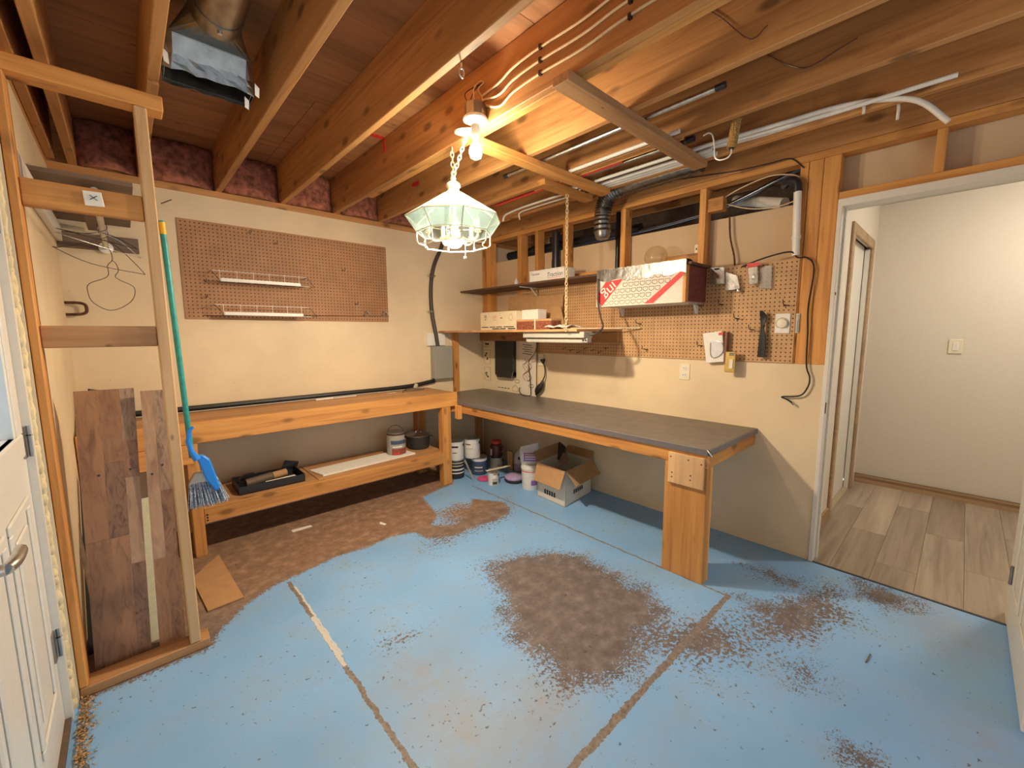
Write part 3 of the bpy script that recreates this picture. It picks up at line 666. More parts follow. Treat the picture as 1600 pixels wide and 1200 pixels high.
leaning('narrow greyish walnut laminate board leaning against the right closet stud', (219, 611), (256, 609), (250, 1012), (291, 1000), -1.16,
        [(0, .5, 0, .66, 'laminate_c'), (0, .5, .6605, 1, 'laminate_a'), (.505, 1, 0, .40, 'laminate_d'), (.505, 1, .4005, 1, 'laminate_b')], [(.22, .33), (.66, .30)], (-2.9, -1.39, 0))
def slab(name, label, cat, pts, t, mat, group=None): return tag(MB().quadbox(*pts, t).build(name, mat), label, cat, group)
slab('dark_panel', 'dark thin panel leaning deep in the closet behind the boards', 'board', [(-3.18, -.62, .66), (-3.12, -.62, .66), (-3.09, -1.20, 0), (-3.18, -1.20, 0)], (0, .012, .01), 'black_and_shade')
slab('wood_lath', 'thin grey lath leaning in the closet beside the left stud', 'lath', [ony(112, 800, -.75), ony(119, 800, -.75), (-3.115, -1.31, .002), (-3.13, -1.31, .002)], (0, .02, 0), 'weathered')
slab('pale_panel', 'pale green panel leaning behind the two laminate boards', 'board', [(-3.0, -.75, .50), (-2.86, -.75, .50), (-2.86, -1.28, 0), (-2.98, -1.28, 0)], (0, .012, .01), 'pale_green')
# odds and ends on the bench inside the closet
slab('folded_plastic', 'crumpled sheet of clear plastic and paper on the bench end', 'sheet', [(-3.18, -.53, .852), (-2.99, -.53, .852), (-3.0, -.475, .866), (-3.17, -.475, .872)], (0, 0, .01), 'plastic_clear')
slab('cardboard_scrap', 'bent cardboard scrap standing on the bench inside the closet', 'cardboard', [(-3.18, -.46, .855), (-3.06, -.40, .855), (-3.02, -.24, 1.05), (-3.12, -.24, 1.06)], (0, .006, .004), 'tan_board')
slab('black_case', 'small black case behind the wide laminate board on the bench', 'case', [(-3.15, -.22, .846), (-3.0, -.22, .846), (-3.0, -.22, 1.03), (-3.13, -.22, 1.07)], (0, .05, 0), 'black_plastic')
slab('cardboard_sheet', 'brown cardboard sheet lying on bare concrete by the closet stud', 'cardboard', [onz(342, 868, .003), onz(381, 934, .003), onz(325, 956, .003), onz(300, 905, .003)], (0, 0, .006), 'cardboard')
t = thing('outlet', 'cream duplex outlet on the back wall inside the closet', 'outlet', (-2.87, -.005, .60))
B(-2.925, -2.855, -.006, -.0005, .54, .655).build('cover', 'cream_plastic', t, bevel=.002)
for zz in (.575, .62): B(-2.905, -2.875, -.009, -.006, zz-.014, zz+.014).build('socket', 'white_plastic', t, bevel=.002)

# broom and dustpan hanging by the stud
t = thing('broom', 'teal-handled broom with grey bristles hanging beside the right closet stud', 'broom', (-2.79, -1.43, .68))
p0, p1 = ony(249, 319, -1.43), ony(305, 755, -1.43)
MB().tube([lerp(p0, p1, k/10) for k in range(2, 10)], .0105, 10).build('pole', 'teal', t, True)
MB().tube([lerp(p0, p1, .055), lerp(p0, p1, .2)], .0105, 10).build('pole_top', 'teal', t, True)
MB().tube([lerp(p0, p1, .06), lerp(p0, p1, .10)], .0112, 10).build('band', 'yellow', t, True)
hd = ony(318, 752, -1.43)
mb = MB().add([hd+V((a*.055, b*.018, 0)) for a, b in ((-1,-1),(1,-1),(1,1),(-1,1))]+[hd+V((a*.03, b*.014, .045)) for a, b in ((-1,-1),(1,-1),(1,1),(-1,1))], [(0,3,2,1),(4,5,6,7),(0,1,5,4),(1,2,6,5),(2,3,7,6),(3,0,4,7)])
mb.build('head', 'fixture_grey', t, bevel=.004)
mb = MB(); bt = ony(326, 786, -1.43)
for k in range(260):
    a = random.uniform(-1, 1); b_ = random.uniform(-1, 1); p = hd+V((a*.052, b_*.016, .002)); e = V((bt.x+a*.072, p.y+b_*.02, bt.z+random.uniform(-.008, .012)))
    mb.tube([p, e+V((random.uniform(-.006, .006), 0, 0))], .0018, 3)
o = mb.build('bristles', 'bristle', t); o['kind'] = 'stuff'
t = thing('dustpan', 'bright blue plastic dustpan clipped to the teal broom handle', 'dustpan', (-2.77, -1.47, .75))
yd = -1.462
MB().tube([ony(u, v, yd) for u, v in ((302, 667), (296, 672), (294, 690), (299, 705), (308, 718))], [.006, .008, .009, .010, .014], 8).build('handle', 'blue_plastic', t, True)
o = MB().prism([ony(u, v, yd) for u, v in ((306, 714), (318, 711), (328, 718), (334, 732), (345, 762), (338, 768), (322, 750), (316, 735))], (0, .03, 0)).build('pan', 'blue_plastic', t, bevel=.006)
tag(MB().tube([ony(252, 318, -1.44), ony(268, 312, -1.50)], .002, 5).build('nail', 'wire_dark'), 'long nail holding up the teal broom', 'nail')

# =================================================================== LAMPS
PX, PY = -1.563, -1.708
t = thing('pendant_lamp', 'cream pendant lamp with eight-sided etched glass shade, lit', 'pendant lamp', (PX, PY, 1.84))
MB().lathe([(.012, 2.225), (.016, 2.215), (.012, 2.205), (.035, 2.19), (.041, 2.175), (.03, 2.16), (.034, 2.15), (.045, 2.14)], (PX, PY, 0), n=20).build('finial', 'porcelain', t, True)
rot = math.radians(22.5-47.3+90)
def ring(r, z): return [V((PX+r*math.cos(rot+k*math.pi/4), PY+r*math.sin(rot+k*math.pi/4), z)) for k in range(8)]
R0, R1, R2, R3 = ring(.045, 2.14), ring(.262, 2.005), ring(.205, 1.925), ring(.20, 1.875)
for k in range(8):
    n = (k+1) % 8
    MB().add([R0[k], R0[n], R1[n], R1[k]], [(0, 1, 2, 3)]).build('shade_pane', 'glass_etched', t)
    MB().add([R1[k], R1[n], R2[n], R2[k]], [(0, 1, 2, 3)]).build('skirt_pane', 'glass_etched', t)
mb = MB()
for k in range(8):
    n = (k+1) % 8
    mb.tube([R0[k], R1[k]], .0035, 6); mb.tube([R1[k], R2[k]], .003, 6); mb.tube([R1[k], R1[n]], .003, 6); mb.tube([R2[k], R2[n]], .003, 6)
mb.build('came_frame', 'porcelain', t)
for k in range(8):
    n = (k+1) % 8; a, b_ = R2[k], R2[n]; a2, b2 = ring(.175, 1.862)[k], ring(.175, 1.862)[n]
    MB().tube(curve([a, a*.5+R3[k]*.5, R3[k]+V((0, 0, -.005)), lerp(a2, b2, .25), lerp(a2, b2, .75), R3[n]+V((0, 0, -.005)), b_], 4), .0032, 6).build('scroll_wire', 'porcelain', t, True)
for k in range(5):
    a = rot+k*2*math.pi/5+.3; d = V((math.cos(a), math.sin(a), 0)); c = V((PX, PY, 0))
    arm = MB().tube(curve([c+d*.02+V((0,0,1.95)), c+d*.05+V((0,0,1.905)), c+d*.10+V((0,0,1.885)), c+d*.14+V((0,0,1.90)), c+d*.14+V((0,0,1.925))], 5), .005, 8).build('arm', 'porcelain', t, True)
    MB().lathe([(.018, 1.925), (.02, 1.932), (.012, 1.938), (.012, 1.985), (.002, 2.0)], c+d*.14, n=12).build('candle_sleeve', 'cream_plastic', arm, True)
MB().lathe([(.012, 1.92), (.02, 1.95), (.03, 1.98), (.012, 2.02), (.01, 2.14)], (PX, PY, 0), n=16).build('stem', 'porcelain', t, True)
MB().lathe([(.03, 1.915), (.062, 1.895), (.066, 1.885)], (PX, PY, 0), n=20, cap=False).build('downlight_cup', 'porcelain', t, True)
MB().sphere((PX, PY, 1.882), .043, 16, (1, 1, .75)).build('bulb', 'pendant_lit', t, True)
MB().tube([(PX+.035, PY-.05, 1.90), (PX+.035, PY-.05, 1.80)], .0012, 4).build('pull_cord', 'porcelain', t)
MB().sphere((PX+.035, PY-.05, 1.795), .008, 10).build('pull_bead', 'porcelain', t, True)
def chain(p, q, link, r):
    p, q = V(p), V(q); d = (q-p).normalized(); n = max(2, int((q-p).length/(link*.72))); mb = MB()
    a = d.cross(V((.3, .9, .2))).normalized(); b_ = d.cross(a)
    for i in range(n):
        c = lerp(p, q, (i+.5)/n); s_ = a if i % 2 else b_
        mb.tube([c+d*(math.cos(t_)*link*.5)+s_*(math.sin(t_)*link*.28) for t_ in [2*math.pi*k/10 for k in range(10)]], r, 5, True)
    return mb
cx = V((-1.612, -1.905, 2.365))
chain((PX-.005, PY, 2.375), (PX, PY, 2.225), .032, .003).build('chain', 'porcelain', t, True)
chain(cx, (PX, PY-.004, 2.23), .032, .003).build('slack_chain', 'porcelain', t, True)
MB().lathe([(.064, .0), (.062, .008), (.04, .016), (.012, .022)], cx+V((0, .0, .012)), (.15, .12, -1), 24).build('canopy', 'porcelain', t, True)
MB().tube([(PX-.005, PY, 2.378), (PX-.005, PY, 2.36)], .003, 6).build('hook', 'steel', t)

BX, BY = -1.635, -2.00
t = thing('bare_bulb_fixture', 'bare lit bulb in a porcelain lampholder on a junction box', 'light fixture', (BX, BY, 2.45))
MB().lathe([(.05, 2.40), (.05, 2.455)], (BX, BY, 0), n=8).build('junction_box', 'galvanized', t)
MB().lathe([(.022, 2.365), (.03, 2.375), (.056, 2.384), (.058, 2.392), (.052, 2.3995)], (BX, BY, 0), n=24).build('lampholder', 'porcelain', t, True)
MB().lathe([(.018, 2.31), (.020, 2.32), (.020, 2.365)], (BX, BY, 0), n=16).build('pull_socket', 'fixture_grey', t, True)
MB().lathe([(.013, 2.31), (.014, 2.285), (.022, 2.275), (.030, 2.255), (.031, 2.240), (.024, 2.220), (.008, 2.210)], (BX, BY, 0), n=16).build('bulb', 'bulb_lit', t, True)
for k in range(4):
    a = k*1.3; MB().tube(curve([(BX+.03*math.cos(a), BY+.03*math.sin(a), 2.455), (BX+.045*math.cos(a), BY+.05*math.sin(a), 2.50), (BX+.02, BY+.02*math.sin(a), 2.53+.01*k), (BX+.04, BY-.02, 2.56)], 4), .0025, 5).build('loose_wire', ['rope', 'wire_dark', 'rusty', 'rope'][k], t, True)
B(BX+.03, -1.583, BY-.02, BY+.02, 2.405, 2.45).build('bracket', 'galvanized', t)

# =================================================================== PEGBOARDS AND WHAT HANGS ON THEM
tag(B(-2.626, -1.128, -.0085, -.0015, 1.492, 2.165).build('pegboard', 'pegboard_back'), 'brown pegboard on the back wall holding two wire racks', 'pegboard', 'pegboards')
tag(B(-.0075, -.0012, -2.972, -2.0615, 1.192, 1.808).build('pegboard', 'pegboard_right'), 'light brown pegboard on the right wall nearest the doorway', 'pegboard', 'pegboards')
tag(B(-.0075, -.0012, -2.0595, -.62, 1.192, 1.808).build('pegboard', 'pegboard_right'), 'light brown pegboard on the right wall behind the hanging shelf', 'pegboard', 'pegboards')
def rack(x0, x1, z, label):
    t = thing('wire_rack', label, 'rack', ((x0+x1)/2, -.06, z), 'wire racks on the pegboard')
    yb, yf = -.012, -.13; zt = z+.07; xa, xb = x0+.05, x1-.07
    MB().tube([(xa-.05, yf, zt), (xb+.06, yf, zt)], .0022, 6).build('top_wire', 'wire_white', t)
    MB().tube([(xa, yf, z), (x1, yf, z)], .0022, 6).build('bottom_wire', 'wire_white', t)
    for k in range(6):
        x = xa+(xb-xa)*k/5; MB().tube([(x, yf, zt+.006), (x, yf, z), (x, yb, z)], .0018, 5).build('cross_wire', 'wire_white', t)
    for x, s_ in ((xa-.05, 1), (xb+.06, 1)):
        MB().tube([(x, yf, zt), (x, yb, zt-.005)], .002, 5).build('side_wire', 'wire_dark', t); MB().tube([(x, yf, zt), (x+.05, yf, z), (x+.05, yb, z)], .002, 5).build('side_wire', 'wire_dark', t)
    for yy in (-.05, -.09): MB().tube([(xa, yy, z), (x1-.02, yy, z)], .0018, 5).build('floor_wire', 'wire_dark', t)
    B(xa+.004, xb+.01, yf-.004, yf+.003, z+.002, z+.022).build('label_strip', 'white_plastic', t)
rack(-2.475, -1.848, 1.752, 'upper wire rack with white strip on the brown pegboard')
rack(-2.470, -1.842, 1.520, 'lower wire rack with white strip on the brown pegboard')
def hook_back(u, v, label, L_=.05):
    p = ony(u, v, -.009); tag(MB().tube(curve([p+V((0, 0, .012)), p+V((0, -.004, 0)), p+V((0, -L_, -.004)), p+V((.004, -L_-.008, .018))], 4), .0022, 5).build('peg_hook', 'wire_dark', None, True), label, 'hook', 'pegboard hooks')
for u, v, s_ in ((430, 381, 'peg hook with a V prong high on the brown pegboard'), (535, 423, 'single peg hook right of centre on the brown pegboard'), (390, 364, 'peg hook near the top edge of the brown pegboard'), (320, 440, 'peg hook left of the upper wire rack'), (322, 464, 'peg hook left of the lower wire rack'), (555, 475, 'pale small peg hook low right on the brown pegboard')): hook_back(u, v, s_)
for u, v, s_ in ((572, 492, 'left metal spring clip at the bottom of the brown pegboard'), (600, 492, 'right metal spring clip at the bottom corner of the brown pegboard')):
    p = ony(u, v, -.009); t = thing('spring_clip', s_, 'clip', p, 'spring clips on the brown pegboard')
    for k in (-1, 1): MB().tube(curve([p+V((0, 0, -.012)), p+V((k*.012, -.008, -.008)), p+V((k*.024, -.02, .004)), p+V((k*.017, -.024, .02)), p+V((k*.006, -.018, .028))], 4), .005, 6).build('jaw', 'steel', t, True)
tag(MB().tube([ony(317, 493, -.011), ony(608, 494, -.011)], .0022, 5).build('peg_wire', 'wire_dark'), 'thin dark wire along the lower edge of the brown pegboard', 'wire')
def hook_right(u, v, label, L_=.055, up=.02):
    p = onx(u, v, -.008); tag(MB().tube(curve([p+V((0, 0, -.018)), p+V((-.003, 0, 0)), p+V((-L_, 0, up*.3)), p+V((-L_-.012, 0, up+.012))], 4), .0026, 5).tube([p+V((-.003, .012, 0)), p+V((-.003, -.014, 0))], .0026, 5).build('peg_hook', 'wire_dark', None, True), label, 'hook', 'pegboard hooks')
for u, v, s_ in ((1096, 478, 'peg hook under the right end of the foil-topped box'), (1128, 476, 'V-shaped peg hook below the clear plastic pack'), (1152, 498, 'peg hook between the plastic packs and the white package'), (1175, 515, 'short peg hook just left of the black cord bundle'),
                 (1228, 477, 'peg hook above the white dial plate'), (1095, 540, 'peg hook left of the white package'), (1010, 546, 'small pale peg hook near the pegboard seam'), (1000, 506, 'peg hook above the white rod end'), (1000, 474, 'peg hook in the shade under the foil-topped box')): hook_right(u, v, s_)
for k in range(7):
    p = onx(885+k*11, 543+(k % 3)*3, -.008); tag(MB().tube(curve([p, p+V((-.03, 0, -.004)), p+V((-.06, -.01, -.014)), p+V((-.068, -.01, .004))], 4), .002, 5).build('peg_hook', 'wire_dark', None, True), ['first', 'second', 'third', 'fourth', 'fifth', 'sixth', 'seventh'][k]+' dark peg hook from the left in the row under the hanging shelf', 'hook', 'hooks under the hanging shelf')
# packs
def rx(u, v, x): return onx(u, v, x)
def pack(name, label, cat, px, x, th, mat, group=None):
    t = thing(name, label, cat, rx(*px[0], x), group)
    MB().quadbox(*[rx(u, v, x) for u, v in px], (-th, 0, 0)).build('pack', mat, t, bevel=min(.003, th*.3)); return t
t = pack('blister_pack', 'clear plastic hang pack with orange part inside, left of the dark bag', 'pack', ((1111, 418), (1133, 417), (1134, 444), (1110, 445)), -.04, .018, 'plastic_clear', 'plastic packs')
MB().quadbox(*[rx(u, v, -.036) for u, v in ((1120, 423), (1131, 423), (1132, 434), (1119, 435))], (-.004, 0, 0)).build('contents', 'red_plastic', t)
B(-.062, -.058, rx(1124, 419, -.06).y, rx(1116, 419, -.06).y, rx(1120, 420, -.06).z-.006, rx(1120, 420, -.06).z+.004).build('hang_hole', 'ink', t)
t = pack('parts_bag', 'dark clear bag of small parts hanging between the plastic packs', 'bag', ((1134, 424), (1153, 430), (1158, 452), (1134, 455)), -.03, .014, 'plastic_clear', 'plastic packs')
for k in range(5): MB().sphere(rx(1140+k*3.4, 438+k*4, -.036), .014, 8, (.6, .8, 1.3)).build('part', ['wire_dark', 'jar_brown', 'steel', 'wire_dark', 'steel'][k], t, True)
t = pack('blister_pack', 'clear hang pack with a red header card near the white pipe', 'pack', ((1169, 414), (1185, 412), (1186, 443), (1171, 446)), -.04, .016, 'plastic_clear', 'plastic packs')
MB().quadbox(*[rx(u, v, -.058) for u, v in ((1167, 412), (1187, 409), (1187, 415), (1168, 419))], (-.002, 0, 0)).build('header_card', 'red_plastic', t)
MB().sphere(rx(1178, 433, -.046), .016, 8, (.5, .8, 1.4)).build('contents', 'steel', t, True)
t = pack('parts_bag', 'flat clear bag hanging right of the red-carded pack', 'bag', ((1188, 416), (1207, 414), (1206, 452), (1187, 450)), -.02, .006, 'plastic_clear', 'plastic packs')
t = pack('hardware_package', 'white packaged wire part hanging above the drywall, red corner mark', 'package', ((1101, 521), (1131, 517), (1135, 565), (1106, 567)), -.012, .03, 'paper')
MB().quadbox(*[rx(u, v, -.0425) for u, v in ((1123, 520), (1130, 519), (1130, 523), (1123, 524))], (-.001, 0, 0)).build('brand_mark', 'ink_red', t)
MB().tube([rx(u, v, -.046) for u, v in curve([V((u, v, 0)) for u, v in ((1110, 536), (1110, 552), (1114, 559), (1124, 556), (1130, 547), (1128, 536), (1119, 533))], 4) for u, v in ((u, v),)] if False else [rx(p.x, p.y, -.046) for p in curve([V((1110, 536, 0)), V((1110, 552, 0)), V((1114, 559, 0)), V((1124, 556, 0)), V((1130, 547, 0)), V((1128, 536, 0)), V((1119, 533, 0))], 4)], .003, 5).build('wire_loop', 'steel', t, True)
MB().quadbox(*[rx(u, v, -.0425) for u, v in ((1109, 534), (1127, 532), (1130, 556), (1112, 558))], (-.0008, 0, 0)).build('picture', 'bag_white', t)
B(-.050, -.012, rx(1137, 540, -.03).y, rx(1133.5, 540, -.03).y, rx(1135, 566, -.03).z, rx(1135, 519, -.03).z).build('rear_pack', 'ink_brown', t)
t = pack('dimmer_pack', 'gold blister pack with a white switch hanging below the white package', 'pack', ((1136, 549), (1151, 549), (1149, 582), (1133, 581)), -.055, .02, 'brass')
MB().quadbox(*[rx(u, v, -.0755) for u, v in ((1140, 562), (1146, 561), (1145, 576), (1139, 576))], (-.006, 0, 0)).build('switch_body', 'cream_plastic', t, bevel=.002)
MB().quadbox(*[rx(u, v, -.0752) for u, v in ((1140, 551), (1148, 551), (1147, 556), (1139, 556))], (-.001, 0, 0)).build('hang_slot', 'plastic_clear', t)
t = thing('cord_bundle', 'tied bundle of black cord hanging on the pegboard', 'cord', rx(1190, 520, -.04))
for k in range(6):
    d = (k-2.5)*.006
    MB().tube(curve([rx(1191, 486, -.03)+V((-.02, d*.3, 0)), rx(1194, 496, -.03)+V((-.01, d, 0)), rx(1192, 510, -.03)+V((-.01, d*.4, 0)), rx(1192, 530, -.03)+V((-.01, d, 0)), rx(1190, 558, -.03)+V((-.01, d*1.2, 0))], 4), .0045, 5).build('strand', 'black_cable', t, True)
MB().tube([rx(1192, 508, -.04), rx(1192, 511, -.04)], .013, 10).build('tie', 'black_plastic', t)
t = thing('dial_plate', 'white wall plate with a round timer dial on the pegboard', 'timer', rx(1224, 506, -.01))
B(-.014, -.008, -2.948, -2.868, 1.372, 1.492).build('plate', 'white_plastic', t, bevel=.003)
MB().lathe([(.030, 0), (.030, .003), (.026, .016), (.02, .018)], (-.014, -2.908, 1.432), (-1, 0, 0), 24).build('knob', 'cream_plastic', t, True)
MB().tube([(-.0148, -2.908+.034*math.cos(a), 1.432+.034*math.sin(a)) for a in [-.9+k*.25 for k in range(20)]], .0008, 4).build('dial_mark', 'ink', t)
t = thing('barrel_bolt', 'small chrome bolt latch at the pegboard edge', 'latch', (-.01, -2.985, 1.43))
B(-.008, -.0005, -2.992, -2.975, 1.375, 1.488).build('plate', 'steel', t); MB().tube([(-.012, -2.983, 1.38), (-.012, -2.983, 1.48)], .005, 8).build('bolt', 'steel', t, True)
t = thing('outlet', 'cream duplex outlet on the right wall above the grey bench', 'outlet', (-.005, -2.314, 1.10))
B(-.006, -.0005, -2.352, -2.276, 1.042, 1.158).build('cover', 'cream_plastic', t, bevel=.002)
for zz in (1.075, 1.125):
    so = B(-.009, -.006, -2.330, -2.298, zz-.015, zz+.015).build('socket', 'white_plastic', t, bevel=.003)
    for yy in (-2.321, -2.308): B(-.0095, -.009, yy-.0015, yy+.0015, zz-.004, zz+.007).build('slot', 'ink', so)

# =================================================================== DARK SHELF, FOIL-TOPPED BOX
t = thing('wall_shelf', 'long dark brown shelf on brackets above the hanging shelf', 'shelf', (-.15, -1.2, 1.81))
B(-.300, -.001, -2.462, -.003, 1.8085, 1.8245).build('board', 'dark_shelf', t)
def bracket(y, parent, x0=-.25, z=1.808, drop=.16, mat='white_plastic'):
    MB().box(x0, -.003, y-.008, y+.008, z-.007, z-.0005).box(-.0075, -.003, y-.008, y+.008, z-drop, z-.0005).beam((-.006, y, z-.09), (-.11, y, z-.006), .004, .012).build('bracket', mat, parent)
for y in (-.86,): bracket(y, t)
t = thing('foil_topped_box', 'printed foam-board box with red stripes and a foil-taped top under the dark shelf', 'box', (-.17, -2.1, 1.573))
FX = -.302
mb = MB().box(FX-.010, FX, -2.42, -1.757, 1.573, 1.836); mb.build('front_panel', 'carton_white', t)
B(FX-.012, -.274, -2.440, -2.4205, 1.573, 1.806).build('corner_strip', 'pine_z', t)
B(-.2735, -.012, -2.440, -2.4205, 1.585, 1.806).build('end_panel', 'brick_red_foam', t)
B(-.3015, -.012, -1.775, -1.757, 1.575, 1.806).build('far_panel', 'carton_white', t)
B(-.3015, -.012, -2.42, -1.775, 1.573, 1.583).build('bottom_panel', 'carton_white', t)
for y in (-1.80, -2.385): MB().add([(-.009, y-.009, 1.572), (-.06, y-.009, 1.572), (-.02, y-.009, 1.51), (-.009, y-.009, 1.51), (-.009, y+.009, 1.572), (-.06, y+.009, 1.572), (-.02, y+.009, 1.51), (-.009, y+.009, 1.51)], [(0,1,2,3),(7,6,5,4),(0,4,5,1),(1,5,6,2),(2,6,7,3),(3,7,4,0)]).build('bracket', 'white_plastic', t)
# foil wrinkled over the top edge
n = 40; vs = []
for r in range(5):
    for c in range(n):
        y = -2.438+.68*c/(n-1); jz = .005*random.random(); jx = .0025*random.random()
        p = [(FX-.0125, 1.755+.018*math.sin(c*.7)*(.5), 0), (FX-.0125, 1.795, 0), (FX-.013, 1.839, 0), (FX+.035, 1.843, 0), (FX+.085, 1.838, 0)][r]
        vs.append((p[0]-jx, y, p[1]+(jz if r < 4 else 0)))
o = MB().add(vs, [(r*n+c, r*n+c+1, (r+1)*n+c+1, (r+1)*n+c) for r in range(4) for c in range(n-1)]).build('foil_tape', 'foil', t, True)
# print on the front: slanted stripes, shield outlines, lettering upside down
def fp(a, b): return (FX-.0112, -1.757-.663*a, 1.573+.182*b)     # a: left to right, b: bottom to top (up to the foil)
MB().add([fp(0, .45), fp(0, .95), fp(.13, 1.0), fp(.27, 1.0), fp(.07, 0.0)][:5] and [fp(0.0, .35), fp(0.02, .55), fp(.12, .98), fp(.345, 1.04), fp(.075, 0.02)], [(0, 1, 2, 3, 4)]).build('red_stripe', 'ink_red', t)
MB().add([fp(.60, .03), fp(.70, .03), fp(1.0, .92), fp(1.0, 1.06), fp(.97, 1.06)], [(0, 1, 2, 3, 4)]).build('red_stripe', 'ink_red', t)
mb = MB()
for r in range(5):
    for c in range(13):
        a = .13+c*.068+(r % 2)*.034; b_ = .13+r*.22; lo = .085+.29*b_; hi = .60+.36*b_
        if a < lo or a > hi-.02: continue
        w, h = .026, .075
        pts = [fp(a-w, b_+h), fp(a+w, b_+h), fp(a+w, b_-h*.4), fp(a, b_-h), fp(a-w, b_-h*.4)]
        mb.tube(pts, .0017, 4, True)
mb.build('shield_print', 'ink_brown', t)
mb = MB()
for r in range(4):
    for c in range(9): 
        x0 = -.262+c*.027; mb.tube([(x0, -2.4408, 1.75-r*.05), (x0+.018, -2.4408, 1.75-r*.05), (x0+.018, -2.4408, 1.715-r*.05), (x0+.009, -2.4408, 1.708-r*.05), (x0, -2.4408, 1.715-r*.05)], .001, 4, True)
mb.build('shield_print', 'red_brown_print', t)
rr_ = V(fp(.02, .2))-V(fp(.26, 1.0)); rr_.normalize()
text('lettering', 'ing', .115, V(fp(.215, 1.0))+V((-.0006, 0, 0)), rr_, V((0, -rr_.z, rr_.y)) if False else V((-1, 0, 0)).cross(rr_)*1.0, 'paper', t)

t = thing('glass_globe', 'clear round glass lamp globe lying on the ledge above the foil', 'globe', (-.08, -2.10, 1.85))
MB().sphere((-.05, -2.085, 1.925), .082, 24).build('globe', 'glass_globe', t, True)
MB().lathe([(.04, 0), (.042, .01), (.036, .02)], (-.05, -2.155, 1.875), (.1, -.8, -.5), 18, cap=False).build('neck', 'glass_globe', t, True)

t = thing('lettered_carton', 'white carton lettered in blue on the dark shelf', 'box', (-.2, -1.18, 1.8245))
B(-.25, -.11, -1.385, -.985, 1.825, 1.915).build('carton', 'paper', t, bevel=.002)
B(-.252, -.108, -1.387, -.983, 1.9155, 1.925).build('lid', 'paper', t, bevel=.002)
text('lettering', 'Traction', .052, (-.2508, -1.19, 1.858), (0, -1, 0), (0, 0, 1), 'ink_blue', t, .2)
text('lettering', 'Traction', .03, (-.2508, -1.0, 1.885), (0, -1, 0), (0, 0, 1), 'ink_blue', t, .2)
B(-.2514, -.2502, -1.37, -1.20, 1.846, 1.849).build('underline', 'ink_red', t)
t = thing('spray_bottle', 'small pale bottle on the dark shelf beside the white carton', 'bottle', (-.2, -.78, 1.8245))
MB().lathe([(.018, 1.825), (.019, 1.86), (.008, 1.875), (.008, 1.89), (.002, 1.892)], (-.2, -.76, 0), n=14).build('bottle', 'bag_white', t, True)

# =================================================================== HANGING SHELF
t = thing('hanging_shelf', 'plywood shelf hung by a chain above the grey workbench', 'shelf', (-.3, -.9, 1.39))
B(-.585, -.009, -1.79, -.004, 1.391, 1.410).build('board', 'hardboard', t, bevel=.002)
B(-.050, -.0095, -1.775, -.006, 1.303, 1.3905).build('ledger', 'joist_y', t, bevel=.002)
B(-.420, -.358, -.042, -.003, ZB+.001, 1.3905).build('post', 'pine_z', t, bevel=.002)
chain((-.595, -1.70, 1.395), (-.597, -1.70, 2.34), .034, .0028).build('chain', 'rope', t, True)
MB().tube([(-.597, -1.70, 1.405), (-.575, -1.70, 1.405)], .004, 6).build('chain_bolt', 'wire_dark', t)
t = thing('fluorescent_fixture', 'old grey fluorescent work light under the front of the hanging shelf', 'light fixture', (-.5, -1.5, 1.31))
B(-.555, -.45, -1.83, -1.21, 1.345, 1.390).build('housing', 'fixture_grey', t, bevel=.004)
B(-.535, -.47, -1.80, -1.235, 1.308, 1.336).build('reflector', 'fixture_grey', t, bevel=.006)
B(-.53, -.475, -1.84, -1.80, 1.312, 1.3445).build('end_cap', 'fixture_grey', t, bevel=.003)
B(-.53, -.475, -1.235, -1.222, 1.312, 1.3445).build('end_cap', 'fixture_grey', t, bevel=.003)
for yy in (-1.81, -1.83): MB().lathe([(.006, 0), (.006, .004)], (-.531, yy, 1.328), (-1, 0, 0), 10).build('screw', 'wire_dark', t)
tag(MB().tube(curve([(-.49, -1.832, 1.37), (-.47, -1.87, 1.375), (-.40, -1.88, 1.42), (-.36, -1.83, 1.50), (-.335, -1.79, 1.585), (-.335, -1.785, 1.66), (-.33, -1.78, 1.78)], 6), .007, 8).build('lamp_cable', 'conduit_dark', None, True), 'dark flexible cable looping from the work light to the foil-topped box', 'cable')
# boxes on it
t = thing('long_carton', 'long cream carton with small black print at the left of the hanging shelf', 'box', (-.3, -.67, 1.41))
B(-.365, -.23, -.93, -.42, 1.411, 1.583).build('carton', 'carton_cream', t, bevel=.002)
text('lettering', '30', .035, (-.3656, -.48, 1.53), (0, -1, 0), (0, 0, 1), 'ink', t)
B(-.3662, -.365, -.50, -.494, 1.505, 1.522).build('print_mark', 'ink', t)
for zz in (1.54, 1.525, 1.505): B(-.3662, -.365, -.66, -.61, zz, zz+.003).build('print_line', 'ink_red', t)
B(-.3662, -.365, -.745, -.715, 1.52, 1.526).build('print_mark', 'ink', t)
MB().tube([(-.3658, -.86+.02*math.cos(a), 1.525+.03*math.sin(a)) for a in [k*.5236 for k in range(12)]], .0014, 4, True).build('print_drop', 'ink_green', t)
for y0, y1 in ((-.54, -.44), (-.64, -.56), (-.74, -.655), (-.90, -.76)): B(-.3662, -.365, y0, y1, 1.437, 1.445).build('print_line', 'ink', t)
for y0, y1 in ((-.70, -.60), (-.79, -.71), (-.92, -.82)): B(-.3662, -.365, y0, y1, 1.419, 1.429).build('print_line', 'ink', t)
t = thing('white_box', 'plain white box behind the patterned tray on the hanging shelf', 'box', (-.24, -1.03, 1.41))
B(-.30, -.19, -1.135, -.936, 1.411, 1.582).build('carton', 'paper', t, bevel=.002); B(-.302, -.188, -1.137, -.934, 1.5825, 1.588).build('lid', 'paper', t)
t = thing('patterned_tray', 'low red-brown patterned box beside the long cream carton', 'box', (-.4, -1.23, 1.41))
